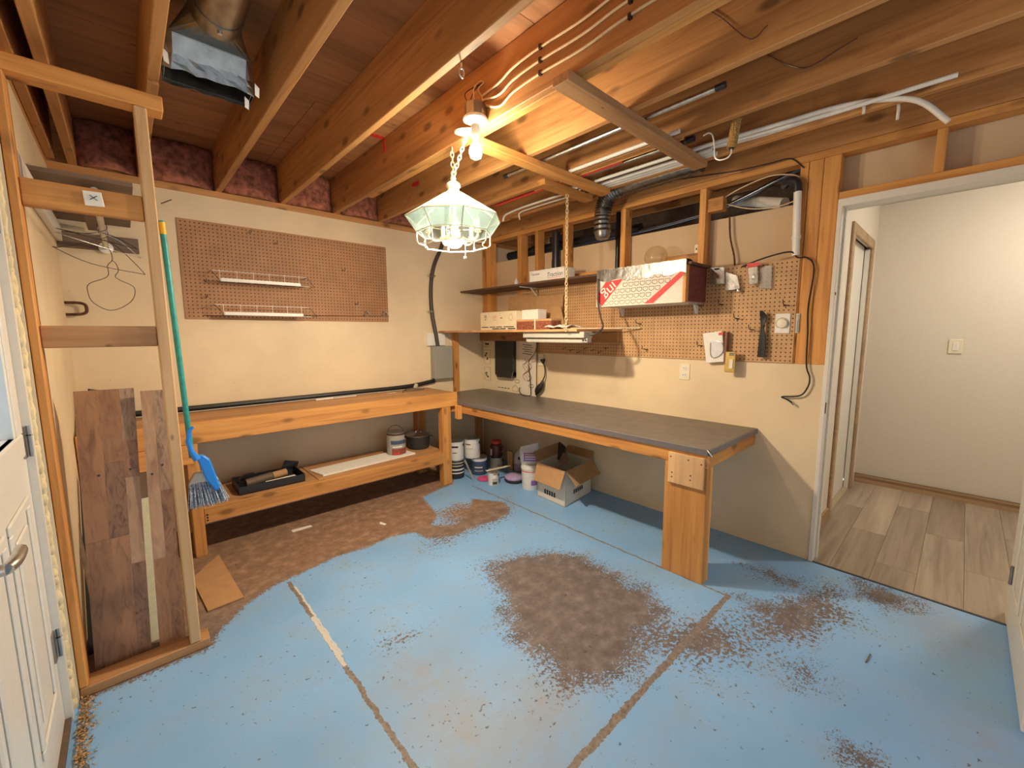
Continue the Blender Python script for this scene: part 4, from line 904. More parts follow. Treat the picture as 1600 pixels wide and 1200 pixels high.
B(-.455, -.33, -1.43, -1.03, 1.411, 1.478).build('tray', 'red_brown_print', t, bevel=.002); B(-.457, -.328, -1.432, -1.028, 1.4785, 1.497).build('rim', 'cardboard', t, bevel=.003)
B(-.462, -.458, -1.262, -1.25, 1.412, 1.506).build('end_tab', 'carton_cream', t)
slab('cardboard_sheet', 'large brown cardboard sheet standing behind the boxes on the hanging shelf', 'cardboard', [(-.052, -.47, 1.4105), (-.052, -.84, 1.4105), (-.032, -.84, 1.745), (-.032, -.47, 1.752)], (.006, 0, 0), 'cardboard', 'cardboard behind the boxes')
slab('cardboard_sheet', 'brown cardboard sheet standing right of the shelf bracket, next to the chain', 'cardboard', [(-.060, -.845, 1.4105), (-.060, -1.195, 1.4105), (-.036, -1.195, 1.72), (-.036, -.845, 1.735)], (.006, 0, 0), 'cardboard', 'cardboard behind the boxes')
slab('cardboard_flap', 'lower cardboard sheet beside the white box on the hanging shelf', 'cardboard', [(-.12, -1.14, 1.4105), (-.12, -1.30, 1.4105), (-.072, -1.195, 1.62), (-.072, -.90, 1.62)], (.005, 0, 0), 'cardboard', 'cardboard behind the boxes')
random.seed(3); mb = MB(); n = 9; vs = [(-.52+.16*r/4, -1.42-.24*c/(n-1), 1.418+.012+.014*math.sin(c*1.7+r)*(1 if 0 < r < 4 else .3)+.006*random.random()) for r in range(5) for c in range(n)]
mb.add(vs, [(r*n+c, r*n+c+1, (r+1)*n+c+1, (r+1)*n+c) for r in range(4) for c in range(n-1)])
o = mb.build('crumpled_paper', 'paper'); o.modifiers.new('thick', 'SOLIDIFY').thickness = .004; tag(o, 'crumpled white paper at the front of the hanging shelf by the chain', 'paper')
tag(MB().tube([(-.30, -1.40, 1.4175), (-.03, -1.96, 1.4175)], .005, 6).build('white_rod', 'carton_cream'), 'thin pale rod lying across the right end of the hanging shelf', 'rod')

# =================================================================== ON AND ABOVE THE GREY BENCH
t = thing('flat_carton', 'flattened white carton standing on the grey bench in the corner', 'carton', (-.02, -.3, ZB))
B(-.014, -.003, -.612, -.02, ZB+.001, 1.302).build('front_panel', 'carton_cream', t)
MB().quadbox((-.016, -.614, ZB+.001), (-.040, -.86, ZB+.001), (-.040, -.86, 1.302), (-.016, -.614, 1.302), (.006, 0, 0)).build('side_flap', 'carton_white', t)
for y0, y1, z0, z1 in ((-.14, -.02-.02, 1.05, 1.20), (-.14, -.04, .865, 1.01), (-.14, -.04, 1.235, 1.302)):
    f_ = MB().tube([(-.0145, y0-.005, z0), (-.0145, y1, z0), (-.0145, y1, z1), (-.0145, y0-.005, z1)], .002, 4, True).build('picture_frame', 'ink_brown', t)
    for k in range(4): MB().sphere((-.0145, y0+.03+.05*random.random(), z0+.03+(z1-z0-.06)*random.random()), .016, 8, (.05, 1, .7)).build('print_blot', random.choice(['ink', 'ink', 'ink_green']), f_)
text('lettering', 'FIFE BREEZE', .026, (-.0148, -.30, ZB+.022), (0, -1, 0), (0, 0, 1), 'ink_brown', t) if False else None
for k in range(4): B(-.0148, -.0138, -.27-.05*k-.035, -.27-.05*k, ZB+.035, ZB+.043).build('print_line', 'ink', t)
MB().tube([(-.0145, -.50, ZB+.02), (-.0145, -.58, ZB+.02), (-.0145, -.58, ZB+.06), (-.0145, -.54, ZB+.085), (-.0145, -.50, ZB+.06)], .0022, 4, True).build('print_house', 'ink_brown', t)
MB().tube([(-.0145, -.57+.035*math.cos(a), .89+.018*math.sin(a)) for a in [k*.5236 for k in range(12)]], .0025, 4, True).build('print_oval', 'ink_green', t)
MB().tube([(-.040, -.80+.035*math.cos(a), .865+.016*math.sin(a)) for a in [k*.5236 for k in range(12)]], .0025, 4, True).build('print_oval', 'ink_green', t)
for k in range(5): 
    y0 = -.66-.02*(k % 2); MB().beam((-.0235, y0, 1.27-.022*k), (-.036, y0-.14, 1.262-.022*k), .003, .005).build('handwriting', 'ink', t)
random.seed(11)
for k in range(4):
    p0_ = V((-.030, -.69-.03*k, 0)); pts = [V((-.019-.098*(-(p0_.y+.614)+0.03*math.sin(j*2+k))-.0015, p0_.y-.03*math.sin(j*2+k), 1.13-.032*j)) for j in range(8)]
    MB().tube(curve(pts, 4), .0022, 4).build('handwriting', 'ink_brown', t)
B(-.06, -.0142, -.56, -.27, .945, 1.302).build('black_tray', 'black_plastic', t, bevel=.004)
MB().add([(-.062, -.56, .99), (-.062, -.275, .99), (-.0142, -.275, .99), (-.0142, -.56, .99), (-.085, -.56, .93), (-.085, -.33, .925), (-.0142, -.33, .925), (-.0142, -.56, .93)], [(0,1,2,3),(4,7,6,5),(0,4,5,1),(1,5,6,2),(2,6,7,3),(3,7,4,0)]).build('tray_lip', 'black_plastic', t, bevel=.003)
t = thing('power_adapter', 'black cord plugged into the wall with a wrapped adapter on the grey bench', 'power cord', (-.06, -.92, ZB))
MB().tube(curve([(-.045, -.87, ZB+.022), (-.05, -.90, ZB+.07), (-.05, -.945, ZB+.12), (-.05, -.965, ZB+.17)], 4), [.010, .016, .022, .028, .032, .034, .034, .032, .028, .022, .018, .014, .008], 10).build('adapter', 'black_plastic', t, True)
MB().tube(curve([(-.05, -.965, ZB+.17), (-.04, -.98, ZB+.22), (-.03, -.97, ZB+.29), (-.025, -.945, ZB+.33)], 5), .006, 7).build('cord', 'black_cable', t, True)
MB().lathe([(.022, 0), (.022, .012), (.012, .035), (.008, .045)], (-.024, -.935, ZB+.37), (0, -.2, -1), 12).build('plug', 'black_plastic', t, True)
B(-.012, -.0005, -.935, -.865, 1.07, 1.185).build('wall_socket', 'cream_plastic', t, bevel=.002)
MB().tube(curve([(-.40, -1.24, 1.31), (-.20, -1.0, 1.20), (-.075, -.80, 1.10), (-.060, -.80, .95), (-.058, -.81, .82), (-.06, -.80, ZB+.008), (-.09, -.74, ZB+.006), (-.05, -.64, ZB+.03), (-.03, -.625, ZB+.07)], 6), .004, 6).build('long_cord', 'black_cable', t, True)

# junction box and conduit in the corner of the back wall
t = thing('switch_box', 'grey metal electrical box on the back wall above the bench corner', 'electrical box', (-.575, -.05, .93))
B(-.685, -.470, -.075, -.001, .930, 1.255).build('case', 'grey_box', t, bevel=.004)
B(-.688, -.467, -.079, -.0755, .927, 1.258).build('cover', 'grey_box', t, bevel=.003)
t = thing('junction_box', 'white plastic junction box above the grey electrical box', 'junction box', (-.625, -.03, 1.26))
B(-.730, -.525, -.026, -.001, 1.262, 1.385).build('case', 'white_plastic', t, bevel=.004); B(-.734, -.521, -.030, -.0265, 1.262, 1.388).build('cover', 'white_plastic', t, bevel=.003)
t = thing('conduit', 'dark curved conduit running up the back wall to the ceiling', 'conduit', (-.63, -.06, 1.26))
MB().tube(curve([(-.628, -.056, 1.259), (-.650, -.056, 1.395), (-.668, -.036, 1.55), (-.675, -.026, 1.71), (-.668, -.026, 1.88), (-.640, -.026, 2.02), (-.600, -.026, 2.12), (-.55, -.03, 2.22), (-.50, -.05, 2.37)], 6), .019, 10).build('pipe', 'conduit_dark', t, True)
for z, x in ((1.60, -.673), (1.95, -.655)): B(x-.045, x+.024, -.05, -.001, z-.008, z+.008).build('strap', 'steel', t)
tag(MB().tube(curve([(-3.1, -.022, .872), (-2.6, -.022, .868), (-1.7, -.022, .868), (-1.0, -.022, .872), (-.66, -.024, .905)], 8), .020, 8).build('floor_hose', 'black_cable', None, True), 'black hose lying along the back edge of the pine workbench', 'hose')
tag(MB().tube(curve([(-3.0, -.052, .850), (-2.6, -.05, .850), (-2.2, -.052, .850), (-1.6, -.05, .850), (-1.0, -.05, .850)], 6), .005, 6).build('thin_cable', 'fixture_grey', None, True), 'thin grey cable in front of the black hose on the workbench', 'cable')
# small things on the pine bench
slab('white_strip', 'short white plastic strip on the pine workbench, left one', 'strip', [(-1.84, -.075, .8445), (-1.70, -.075, .8445), (-1.70, -.11, .8445), (-1.84, -.11, .8445)], (0, 0, .012), 'white_plastic', 'white strips on the workbench')
slab('white_strip', 'thin white strip beside the short strip on the pine workbench', 'strip', [(-1.69, -.08, .8445), (-1.50, -.075, .8445), (-1.50, -.095, .8445), (-1.69, -.10, .8445)], (0, 0, .006), 'white_plastic', 'white strips on the workbench')
slab('paper_scrap', 'small tan paper scrap on the pine workbench', 'scrap', [(-1.24, -.14, .8445), (-1.15, -.12, .8445), (-1.14, -.15, .8445), (-1.22, -.17, .8445)], (0, 0, .002), 'carton_cream')
p = V((-.95, -.14, .8445)); t = thing('trigger_clamp', 'grey clamp tool lying at the right end of the pine workbench', 'tool', p)
MB().beam(p+V((-.10, .0, .012)), p+V((.09, -.02, .012)), .022, .014).build('bar', 'galvanized', t, bevel=.002)
MB().beam(p+V((.0, .0, .020)), p+V((.03, .02, .055)), .03, .03).build('jaw', 'fixture_grey', t, bevel=.004)
MB().tube(curve([p+V((-.09, 0, .02)), p+V((-.14, -.03, .012)), p+V((-.17, -.08, .006))], 4), .004, 6).build('cable', 'wire_dark', t, True)

# =================================================================== CANS AND BUCKETS
HD = V((FWD[0], FWD[1], 0)).normalized()
def base_at(u, v, r, z=0.0):
    p = onz(u, v, z); d = V((p.x-CAM[0], p.y-CAM[1], 0)).normalized(); return p+d*r
def face_angle(c): return math.atan2(CAM[1]-c.y, CAM[0]-c.x)
def arc(c, r, a0, a1, z0, z1, n=10):
    vs = [V((c.x+r*math.cos(a0+(a1-a0)*k/n), c.y+r*math.sin(a0+(a1-a0)*k/n), z)) for z in (z0, z1) for k in range(n+1)]
    return MB().add(vs, [(k, k+1, n+2+k, n+1+k) for k in range(n)])
def can(label, c, r, h, body, labels=(), lid='steel', bail=None, group='paint cans', open_=False, name='paint_can'):
    t = thing(name, label, 'paint can', c, group)
    z = c.z
    MB().lathe([(r*.97, 0), (r, .004), (r, h-.004), (r*1.02, h)], c, n=28).build('body', body, t, True)
    MB().lathe([(r*.90, 0), (r*1.04, 0), (r*1.04, .006), (r*.90, .006)], c+V((0, 0, h)), n=28).build('rim', 'steel', t, True)
    MB().lathe([(r*.86, 0), (r*.86, .004), (r*.2, .003), (.001, .003)], c+V((0, 0, h+.001)), n=28, cap=False).build('lid', 'black_and_shade' if open_ else lid, t, True)  # opened can: a dark disc stands for the shaded inside
    fa = face_angle(c)
    for a0, a1, z0, z1, m in labels: arc(c, r+.0008+.0004*labels.index((a0, a1, z0, z1, m)), fa+a0, fa+a1, z+z0*h, z+z1*h).build('label_print', m, t, True)
    e = V((math.cos(fa+1.15), math.sin(fa+1.15), 0))
    MB().lathe([(.012, 0), (.012, .004), (.005, .006)], c+e*r+V((0, 0, h*.80)), e, 12).build('handle_ear', 'wire_dark', t, True)
    if bail:
        e2 = V((math.cos(fa+1.15+math.pi), math.sin(fa+1.15+math.pi), 0)); up = V((0, 0, 1))
        MB().tube([c+V((0, 0, h*.80))+e*(r*1.05*math.cos(a))+ (up*bail+V((-math.sin(fa), math.cos(fa), 0))*.0)*math.sin(a) for a in [math.pi*k/12 for k in range(13)]], .002, 5).build('bail_handle', 'wire_dark', t, True)
    return t
gp = 'paint cans under the grey workbench'
c = base_at(713, 749, .078)
can('black paint can with pale label stripes on the floor beside the pine leg', c, .078, .175, 'ink', [(-1.2, 1.3, .30, .36, 'paper'), (-1.2, 1.3, .48, .56, 'paper'), (-1.2, 1.3, .70, .76, 'can_tan'), (-1.2, 1.3, .86, .92, 'can_tan')], group=gp)
t = can('white paint can stacked on the striped black can beside the pine leg', c+V((0, 0, .183)), .078, .175, 'paper', [(-.5, .3, .70, .80, 'ink'), (-.4, .1, .40, .45, 'ink_brown')], 'black_and_shade', group=gp)
c = base_at(749, 743, .078)
can('navy paint can with a grey dripped rim under a white can', c, .078, .165, 'ink_blue', [(-1.4, 1.4, .84, .99, 'bag_white'), (-.6, .4, .45, .52, 'bag_white'), (-.6, .5, .25, .30, 'fixture_grey')], group=gp)
can('white paint can with black lid stacked on the navy can', c+V((-.055, .04, .173)), .078, .185, 'paper', [(-.9, -.2, .72, .78, 'ink_brown'), (-.8, .1, .50, .54, 'can_tan')], 'ink', group=gp)
c = base_at(776, 734, .066)
can('tan paint can under the brown jar', c, .066, .115, 'can_tan', [(.2, .35, .3, .5, 'ink_brown')], group=gp)
t = thing('brown_jar', 'dark brown plastic jar with a red screw lid standing on the tan can', 'jar', c+V((0, 0, .1225)))
MB().lathe([(.058, 0), (.062, .01), (.062, .11), (.05, .135), (.046, .14)], c+V((0, 0, .1225)), n=24).build('body', 'jar_brown', t, True)
MB().lathe([(.052, .1405), (.052, .168), (.046, .172)], c+V((0, 0, .1225)), n=24).build('lid', 'red_plastic', t, True)
arc(c, .0632, face_angle(c)-1.5, face_angle(c)-.8, c.z+.14, c.z+.21).build('label', 'paper', t, True)
MB().tube(curve([c+V((-.02, -.06, .255)), c+V((.01, -.085, .245)), c+V((.02, -.082, .20)), c+V((.01, -.062, .18))], 4), .007, 7).build('grip', 'jar_brown', t, True)
c2 = base_at(771, 759, .05)
t = can('small white paint can with brown drips at the front of the cans', c2, .05, .115, 'paper', [(-.2, .9, .0, .55, 'can_tan'), (-.1, .7, .1, .3, 'ink'), (.0, .9, .85, .99, 'cardboard')], group=gp)
tag(MB().beam(c2+V((-.06, .03, .130)), c2+V((.20, -.01, .132)), .026, .006).build('paint_stick', 'carton_cream'), 'pale paint stirring stick lying across the small white can', 'stick', 'paint sticks')
a, b_ = onz(739, 749, .004), onx(722, 706, onz(739, 749, 0).x-.10)
tag(MB().beam(a, V((a.x-.075, a.y+.02, .20)), .022, .006, (1, 0, 0)).build('paint_stick', 'can_tan'), 'paint-smeared stick leaning on the stacked cans', 'stick', 'paint sticks')
t = thing('paint_tray_liner', 'bright pink plastic lid under the navy paint can front', 'lid', onz(752, 747))
MB().lathe([(.06, 0), (.07, .004), (.072, .012), (.06, .014)], base_at(757, 750, .02)+V((0, 0, .0005)), n=24).build('disc', 'pink', t, True)
c3 = base_at(804, 757, .092)
t = thing('lavender_lid', 'lavender round tub with a dark base in front of the jug', 'tub', c3)
MB().lathe([(.080, 0), (.094, .012), (.096, .03), (.09, .032)], c3, n=28).build('base', 'ink', t, True)
MB().lathe([(.092, .0325), (.094, .045), (.07, .062), (.03, .068), (.001, .068)], c3, n=28).build('cover', 'lavender', t, True)
c4 = base_at(812, 737, .075)
t = thing('solvent_jug', 'pale lavender jug with a black cap spot behind the round tub', 'jug', c4)
MB().lathe([(.055, 0), (.06, .01), (.06, .12), (.045, .17), (.02, .19), (.02, .205)], c4, n=20).build('body', 'bag_white', t, True)
arc(c4, .0612, face_angle(c4)-1.2, face_angle(c4)+1.2, .0, .07).build('label', 'lavender', t, True)
MB().lathe([(.016, 0), (.016, .006)], c4+V((-.045, -.045, .135)), (-1, -1, .3), 14).build('spout_cap', 'ink', t, True)
slab('cardboard_piece', 'small tan cardboard piece between the tan can and the jug', 'cardboard', [onz(793, 733, .001), onz(801, 735, .001), onz(801, 735, .001)+V((0, 0, .19)), onz(793, 733, .001)+V((0, 0, .19))], (.02, .015, 0), 'cardboard')
c5 = base_at(829, 767, .082)
t = thing('plaster_bucket', 'white plastic bucket with purple print holding a white bag', 'bucket', c5)
MB().lathe([(.072, 0), (.076, .01), (.083, .185), (.088, .187), (.088, .20), (.082, .215), (.084, .217), (.084, .228), (.07, .23)], c5, n=28).build('body', 'white_plastic', t, True)
fa = face_angle(c5)
arc(c5, .0835, fa-1.3, fa+1.3, .165, .172).build('red_band', 'ink_red', t, True)
arc(c5, .0795, fa-.75, fa+.15, .125, .145).build('label_print', 'ink_blue', t, True)
arc(c5, .0790, fa+.05, fa+.85, .045, .10).build('label_print', 'purple', t, True)
t = thing('cement_bag', 'small white bag with a purple label on top of the plaster bucket', 'bag', c5+V((0, 0, .232)))
mb = MB(); r_ = V((-math.sin(fa), math.cos(fa), 0)); f_ = V((math.cos(fa), math.sin(fa), 0)); vs = []
prof = [(0.075, .05, 0), (.085, .055, .04), (.088, .05, .09), (.088, .03, .13), (.08, .006, .165)]
for w, d, z in prof:
    for k in range(16):
        a = 2*math.pi*k/16; ex = math.copysign(abs(math.cos(a))**.6, math.cos(a)); ey = math.copysign(abs(math.sin(a))**.6, math.sin(a))
        vs.append(c5+V((0, 0, .232+z+(.02*ex if z > .12 else 0)))+r_*(w*ex)+f_*(d*ey)-r_*.01)
mb.add(vs, [(i*16+k, i*16+(k+1) % 16, (i+1)*16+(k+1) % 16, (i+1)*16+k) for i in range(4) for k in range(16)]+[list(range(16)), list(range(64, 80))])
mb.build('sack', 'bag_white', t, True)
lb = c5+f_*.0565+V((0, 0, .232))
MB().quadbox(lb+r_*.055+V((0, 0, .03)), lb-r_*.06+V((0, 0, .03)), lb-r_*.06+V((0, 0, .105))-f_*.004, lb+r_*.055+V((0, 0, .105))-f_*.004, f_*.001).build('label', 'purple', t)
for k in range(3): MB().quadbox(*[lb+f_*.0015-f_*(.0035*(q/ .105) if False else .003)*0+r_*a+V((0, 0, zz)) for a, zz, q in ((.045, .045+.02*k, 0), (-.05, .045+.02*k, 0), (-.05, .053+.02*k, 0), (.045, .053+.02*k, 0))], f_*.001).build('label_line', 'paper' if k < 2 else 'yellow', t)
# open carton
A_, B_, C_ = onz(840, 774), onz(883, 793), onz(923, 769)
zt = onx(883, 737, B_.x).z; D_ = A_+C_-B_; up = V((0, 0, zt))
t = thing('open_carton', 'open white cardboard box with brown flaps under the grey workbench', 'box', B_)
ins = [( A_, B_), (B_, C_), (C_, D_), (D_, A_)]; cen = (A_+C_)/2
for p, q in ins:
    n_ = ((cen-(p+q)/2)); n_.z = 0; n_ = n_.normalized()*.005
    MB().quadbox(p+V((0, 0, .001)), q+V((0, 0, .001)), q+up, p+up, n_).build('side', 'carton_white', t)
MB().quadbox(A_+V((0, 0, .001)), B_+V((0, 0, .001)), C_+V((0, 0, .001)), D_+V((0, 0, .001)), (0, 0, .004)).build('bottom', 'cardboard', t)
def flap(p, q, out, drop, L_):
    o_ = V(out).normalized(); e = o_*L_*math.cos(drop)+V((0, 0, -L_*math.sin(drop))); s_ = (q-p).normalized()*.012
    MB().quadbox(p+up+o_*.006, q+up+o_*.006, q+up+e-s_+o_*.006, p+up+e+s_+o_*.006, V((0, 0, .004))+o_*.002).build('flap', 'cardboard', t)
nA = (A_+B_)/2-cen; nB = (B_+C_)/2-cen; nC = (C_+D_)/2-cen; nD = (D_+A_)/2-cen
flap(A_, B_, nA, 1.15, .15); flap(B_, C_, nB, .75, .14); flap(D_, C_, nC, -.9, .07); flap(A_, D_, nD, -.9, .09)
e1 = (B_-A_).normalized(); m_ = lerp(A_, B_, .45); n1 = ((A_+B_)/2-cen).normalized(); n2_ = ((B_+C_)/2-cen).normalized(); e2_ = (C_-B_).normalized()
for k in range(5):
    MB().quadbox(*[lerp(A_, B_, .26+.085*k)+n1*.0008+V((0, 0, z_))+e1*w_ for z_, w_ in ((.045, 0), (.045, .018), (.085, .018), (.085, 0))], n1*.0006).build('handling_mark', 'ink', t)
    MB().quadbox(*[lerp(B_, C_, .30+.075*k)+n2_*.0008+V((0, 0, z_))+e2_*w_ for z_, w_ in ((.075, 0), (.075, .022), (.11, .022), (.11, 0))], n2_*.0006).build('handling_mark', 'ink', t)
tf = thing('black_liner', 'black plastic wrap sticking out of the open cardboard box', 'plastic', cen)
pz = cen-n1*.01+V((0, 0, zt-.02))
MB().quadbox(pz+e1*-.10, pz+e1*.02, pz+e1*-.01+V((0, 0, .12)), pz+e1*-.09+V((0, 0, .15)), V((.05, .03, .01))).build('fold', 'black_plastic', tf, bevel=.006)
MB().quadbox(pz+e1*-.06+n1*.03, pz+e1*.05+n1*.03, pz+e1*.01+V((0, 0, .08)), pz+e1*-.03+V((0, 0, .085)), V((.01, 0, .004))).build('cardboard_tongue', 'weathered', tf)

# on the lower shelf of the pine bench
ZL = .3125
c = V((-1.245, -.30, ZL+.013))
can('opened paint can with grey and brown label on the lower bench shelf', c, .082, .19, 'fixture_grey', [(-.6, 1.3, .50, .68, 'ink_blue'), (-.5, 1.3, .02, .30, 'label_red'), (-.35, .3, .04, .12, 'red_plastic'), (-.4, .6, .36, .42, 'paper'), (-1.3, 1.3, .92, .99, 'jar_brown')], bail=.10, open_=True, group='paint can on the shelf')
slab('white_board', 'long white shelf board lying flat on the lower bench shelf', 'board', [(-1.93, -.455, ZL), (-1.12, -.41, ZL), (-1.15, -.21, ZL), (-1.97, -.26, ZL)], (0, 0, .012), 'paper')
c = V((-.985, -.235, ZL))
t = thing('stock_pot', 'black enamel pot with a shiny lid at the end of the lower shelf', 'pot', c)
MB().lathe([(.085, 0), (.098, .012), (.108, .115), (.114, .118), (.112, .124)], c, n=32).build('body', 'cast_iron', t, True)
MB().lathe([(.113, .1245), (.114, .128), (.09, .142), (.04, .148), (.001, .149)], c, n=32).build('lid', 'steel', t, True)
MB().tube(curve([c+V((-.03, 0, .148)), c+V((-.02, 0, .162)), c+V((.02, 0, .162)), c+V((.03, 0, .148))], 4), .006, 8).build('lid_handle', 'steel', t, True)
for s_ in (-1, 1):
    d = V((math.cos(face_angle(c)+s_*1.5), math.sin(face_angle(c)+s_*1.5), 0)); e = V((-d.y, d.x, 0))
    MB().tube(curve([c+d*.11+e*.03+V((0, 0, .10)), c+d*.128+e*.02+V((0, 0, .104)), c+d*.128-e*.02+V((0, 0, .104)), c+d*.11-e*.03+V((0, 0, .10))], 4), .005, 6).build('side_handle', 'cast_iron', t, True)
slab('folded_cloth', 'grey white folded paper wad behind the black pot', 'paper', [(-1.16, -.16, ZL), (-1.09, -.14, ZL), (-1.09, -.12, ZL+.10), (-1.15, -.14, ZL+.10)], (.005, .012, 0), 'bag_white')
# black roller tray with a roller
t = thing('roller_tray', 'black paint roller tray holding a used roller on the lower shelf', 'tray', (-2.27, -.32, .309))
x0, x1, y0, y1, z0 = -2.47, -2.06, -.455, -.19, .3095
MB().quadbox((x0, y0, z0), (x1, y0, z0), (x1, y1, z0), (x0, y1, z0), (0, 0, .004)).build('pan', 'black_plastic', t)
for a in (((x0, y0), (x1, y0)), ((x1, y0), (x1, y1)), ((x1, y1), (x0, y1)), ((x0, y1), (x0, y0))):
    h0, h1 = (.055 if p[0] == x0 or True else .03 for p in a)
    MB().quadbox((a[0][0], a[0][1], z0), (a[1][0], a[1][1], z0), (a[1][0], a[1][1], z0+h1), (a[0][0], a[0][1], z0+h0), (.004, .004, 0)).build('wall', 'black_plastic', t)
for k in (0, 1): MB().quadbox((x1-.09, y1+.002-.0*k, z0+.05), (x1+.02, y1-.02, z0+.05), (x1+.03, y1-.03, z0+.09), (x1-.06, y1, z0+.11), (0, .006, 0)).build('hanging_lug', 'black_plastic', t) if k == 0 else None
t = thing('paint_roller', 'brown-crusted paint roller lying in the black tray', 'roller', (-2.28, -.32, .33))
MB().tube([(-2.41, -.33, .345), (-2.24, -.30, .352)], .03, 14).build('cover', 'weathered', t, True)
MB().tube([(-2.235, -.30, .352), (-2.14, -.285, .355)], .027, 14).build('cover_end', 'cardboard', t, True)
MB().tube(curve([(-2.42, -.33, .347), (-2.44, -.28, .36), (-2.40, -.245, .385), (-2.34, -.24, .385)], 4), .005, 6).build('frame', 'wire_dark', t, True)
slab('paper_scrap', 'pale paper scrap in the black roller tray', 'scrap', [(-2.32, -.44, .345), (-2.10, -.42, .345), (-2.11, -.385, .352), (-2.30, -.40, .352)], (0, 0, .002), 'carton_white')
# litter on the floor
for px, nm in ((((455, 829), (485, 821), (488, 823), (458, 832)), 'long thin white scrap on the bare concrete'), (((594, 816), (604, 819), (601, 821), (593, 819)), 'small white chip on the bare concrete')):
    slab('floor_scrap', nm, 'scrap', [onz(u, v, .001) for u, v in px], (0, 0, .003), 'paper', 'scraps on the floor')
tag(MB().tube([onz(1360, 1022, .004), onz(1353, 1035, .004)], .003, 5).build('twig', 'weathered'), 'tiny dark splinter on the blue floor by the doorway', 'splinter')
random.seed(5); mb = MB()
for k in range(1500):
    y = random.uniform(-2.3, -1.50); x = -3.185+abs(random.gauss(0, .018)); s_ = random.uniform(.003, .009)
    p = V((x, y, random.uniform(.001, .012))); d = V((random.uniform(-1, 1), random.uniform(-1, 1), random.uniform(-.4, .4))).normalized()*s_; e = V((random.uniform(-1, 1), random.uniform(-1, 1), random.uniform(-.6, .6))).normalized()*s_*.6
    mb.add([p-d, p+e, p+d, p-e], [(0, 1, 2, 3)])
o = mb.build('wood_chips', 'sawdust'); o['kind'] = 'stuff'; o['label'] = 'wood chips and sawdust along the foot of the left door'; o['category'] = 'wood chips'

# =================================================================== UNDER THE CEILING
g = 'crosspieces nailed under the joists'
tag(B(-1.62, -.36, -2.56, -2.475, 2.341, 2.379).build('crosspiece', 'bench_top', None, bevel=.003), 'long plank crosspiece under the joists nearest the camera', 'plank', g)
tag(B(-1.52, -.375, -1.905, -1.825, 2.341, 2.379).build('crosspiece', 'pine_x', None, bevel=.003), 'plank crosspiece under the joists right of the bare bulb', 'plank', g)
tag(B(-.865, -.345, -1.735, -1.655, 2.341, 2.379).build('crosspiece', 'pine_x', None, bevel=.003), 'short plank crosspiece holding the shelf chain', 'plank', g)
gw = 'tubes stored on the crosspieces'
def rod(name, label, cat, pts, r, mat, caps=None, smooth=True):
    if caps:
        t = thing(name, label, cat, pts[0], gw); MB().tube(pts, r, 10).build('tube', mat, t, True)
        for e, d in ((0, 1), (-1, -2)):
            p = V(pts[e]); q = V(pts[d]); u_ = (q-p).normalized(); MB().tube([p-u_*.01, p+u_*.03], r*1.12, 10).build('end_cap', caps, t, True)
        return t
    return tag(MB().tube(pts, r, 10).build(name, mat, None, smooth), label, cat, gw)
Z0 = 2.3795
rod('chrome_tube', 'chrome shower rod with black ends across the crosspieces', 'tube', [(-1.04, -1.55, Z0+.014), (-1.04, -2.90, Z0+.014)], .012, 'steel', 'black_plastic')
rod('white_pipe', 'white pipe leftmost among the stored tubes', 'pipe', [(-.80, -1.78, Z0+.0115), (-.80, -2.60, Z0+.0115)], .011, 'white_plastic')
rod('wood_stick', 'square wooden stick between the white pipe and the grey tube', 'stick', [(-.715, -1.50, Z0+.011), (-.715, -2.58, Z0+.011)], .010, 'pine_y')
rod('grey_tube', 'grey metal tube with a dark end among the white pipes', 'tube', [(-.655, -1.86, Z0+.017), (-.655, -2.60, Z0+.017)], .015, 'galvanized', 'black_plastic')
rod('red_stick', 'red painted stick under the ceiling behind the crosspieces', 'stick', [(-.69, -1.05, Z0+.012), (-.688, -2.20, Z0+.012)], .011, 'red_plastic')
rod('white_pipe', 'white pipe right of the grey tube', 'pipe', [(-.54, -1.60, Z0+.0115), (-.53, -2.66, Z0+.0115)], .011, 'white_plastic')
for k, s_ in enumerate(('left', 'middle', 'right')):
    x = -.465+.036*k; rod('white_track', s_+' of three white curtain tracks side by side', 'track', [(x, -1.75, Z0+.012), (x+.01, -2.62, Z0+.012)], .0115, 'white_plastic')
rod('white_rod', 'long straight white rod running past the doorway corner', 'rod', [(-.445, -2.45, Z0+.036), (-.425, -3.15, 2.395), (-.42, -3.56, 2.395)], .010, 'white_plastic')
rod('white_rod', 'white rod with a long drooping curved end by the doorway', 'rod', curve([(-.485, -2.45, Z0+.036), (-.46, -2.95, 2.41), (-.43, -3.18, 2.413), (-.405, -3.33, 2.395), (-.40, -3.45, 2.345), onx(1482, 190, -.395)], 5), .011, 'white_plastic')
rod('curtain_rod', 'white curtain rod with a hooked end nearest the doorway', 'rod', curve([(-.318, -2.0, 2.40), (-.316, -2.9, 2.40), (-.314, -3.24, 2.402), (-.314, -3.33, 2.402), onx(1398, 158, -.31), onx(1404, 165, -.30), onx(1402, 187, -.30)], 5), .006, 'white_plastic')
rod('curtain_rod', 'thin white curtain rod with a short hook behind the drooping rod', 'rod', curve([(-.39, -2.45, Z0+.058), (-.385, -2.8, 2.41), (-.385, -3.16, 2.41), onx(1345, 165, -.385), onx(1350, 170, -.385), onx(1349, 178, -.385)], 5), .006, 'white_plastic')
rod('curtain_rod', 'white bent rod end over the far crosspiece left of the chain', 'rod', curve([onx(786, 346, -.50), onx(788, 338, -.50), onx(795, 333, -.50), (-.50, -1.2, 2.39), (-.50, -1.74, Z0+.008)], 6), .008, 'white_plastic')
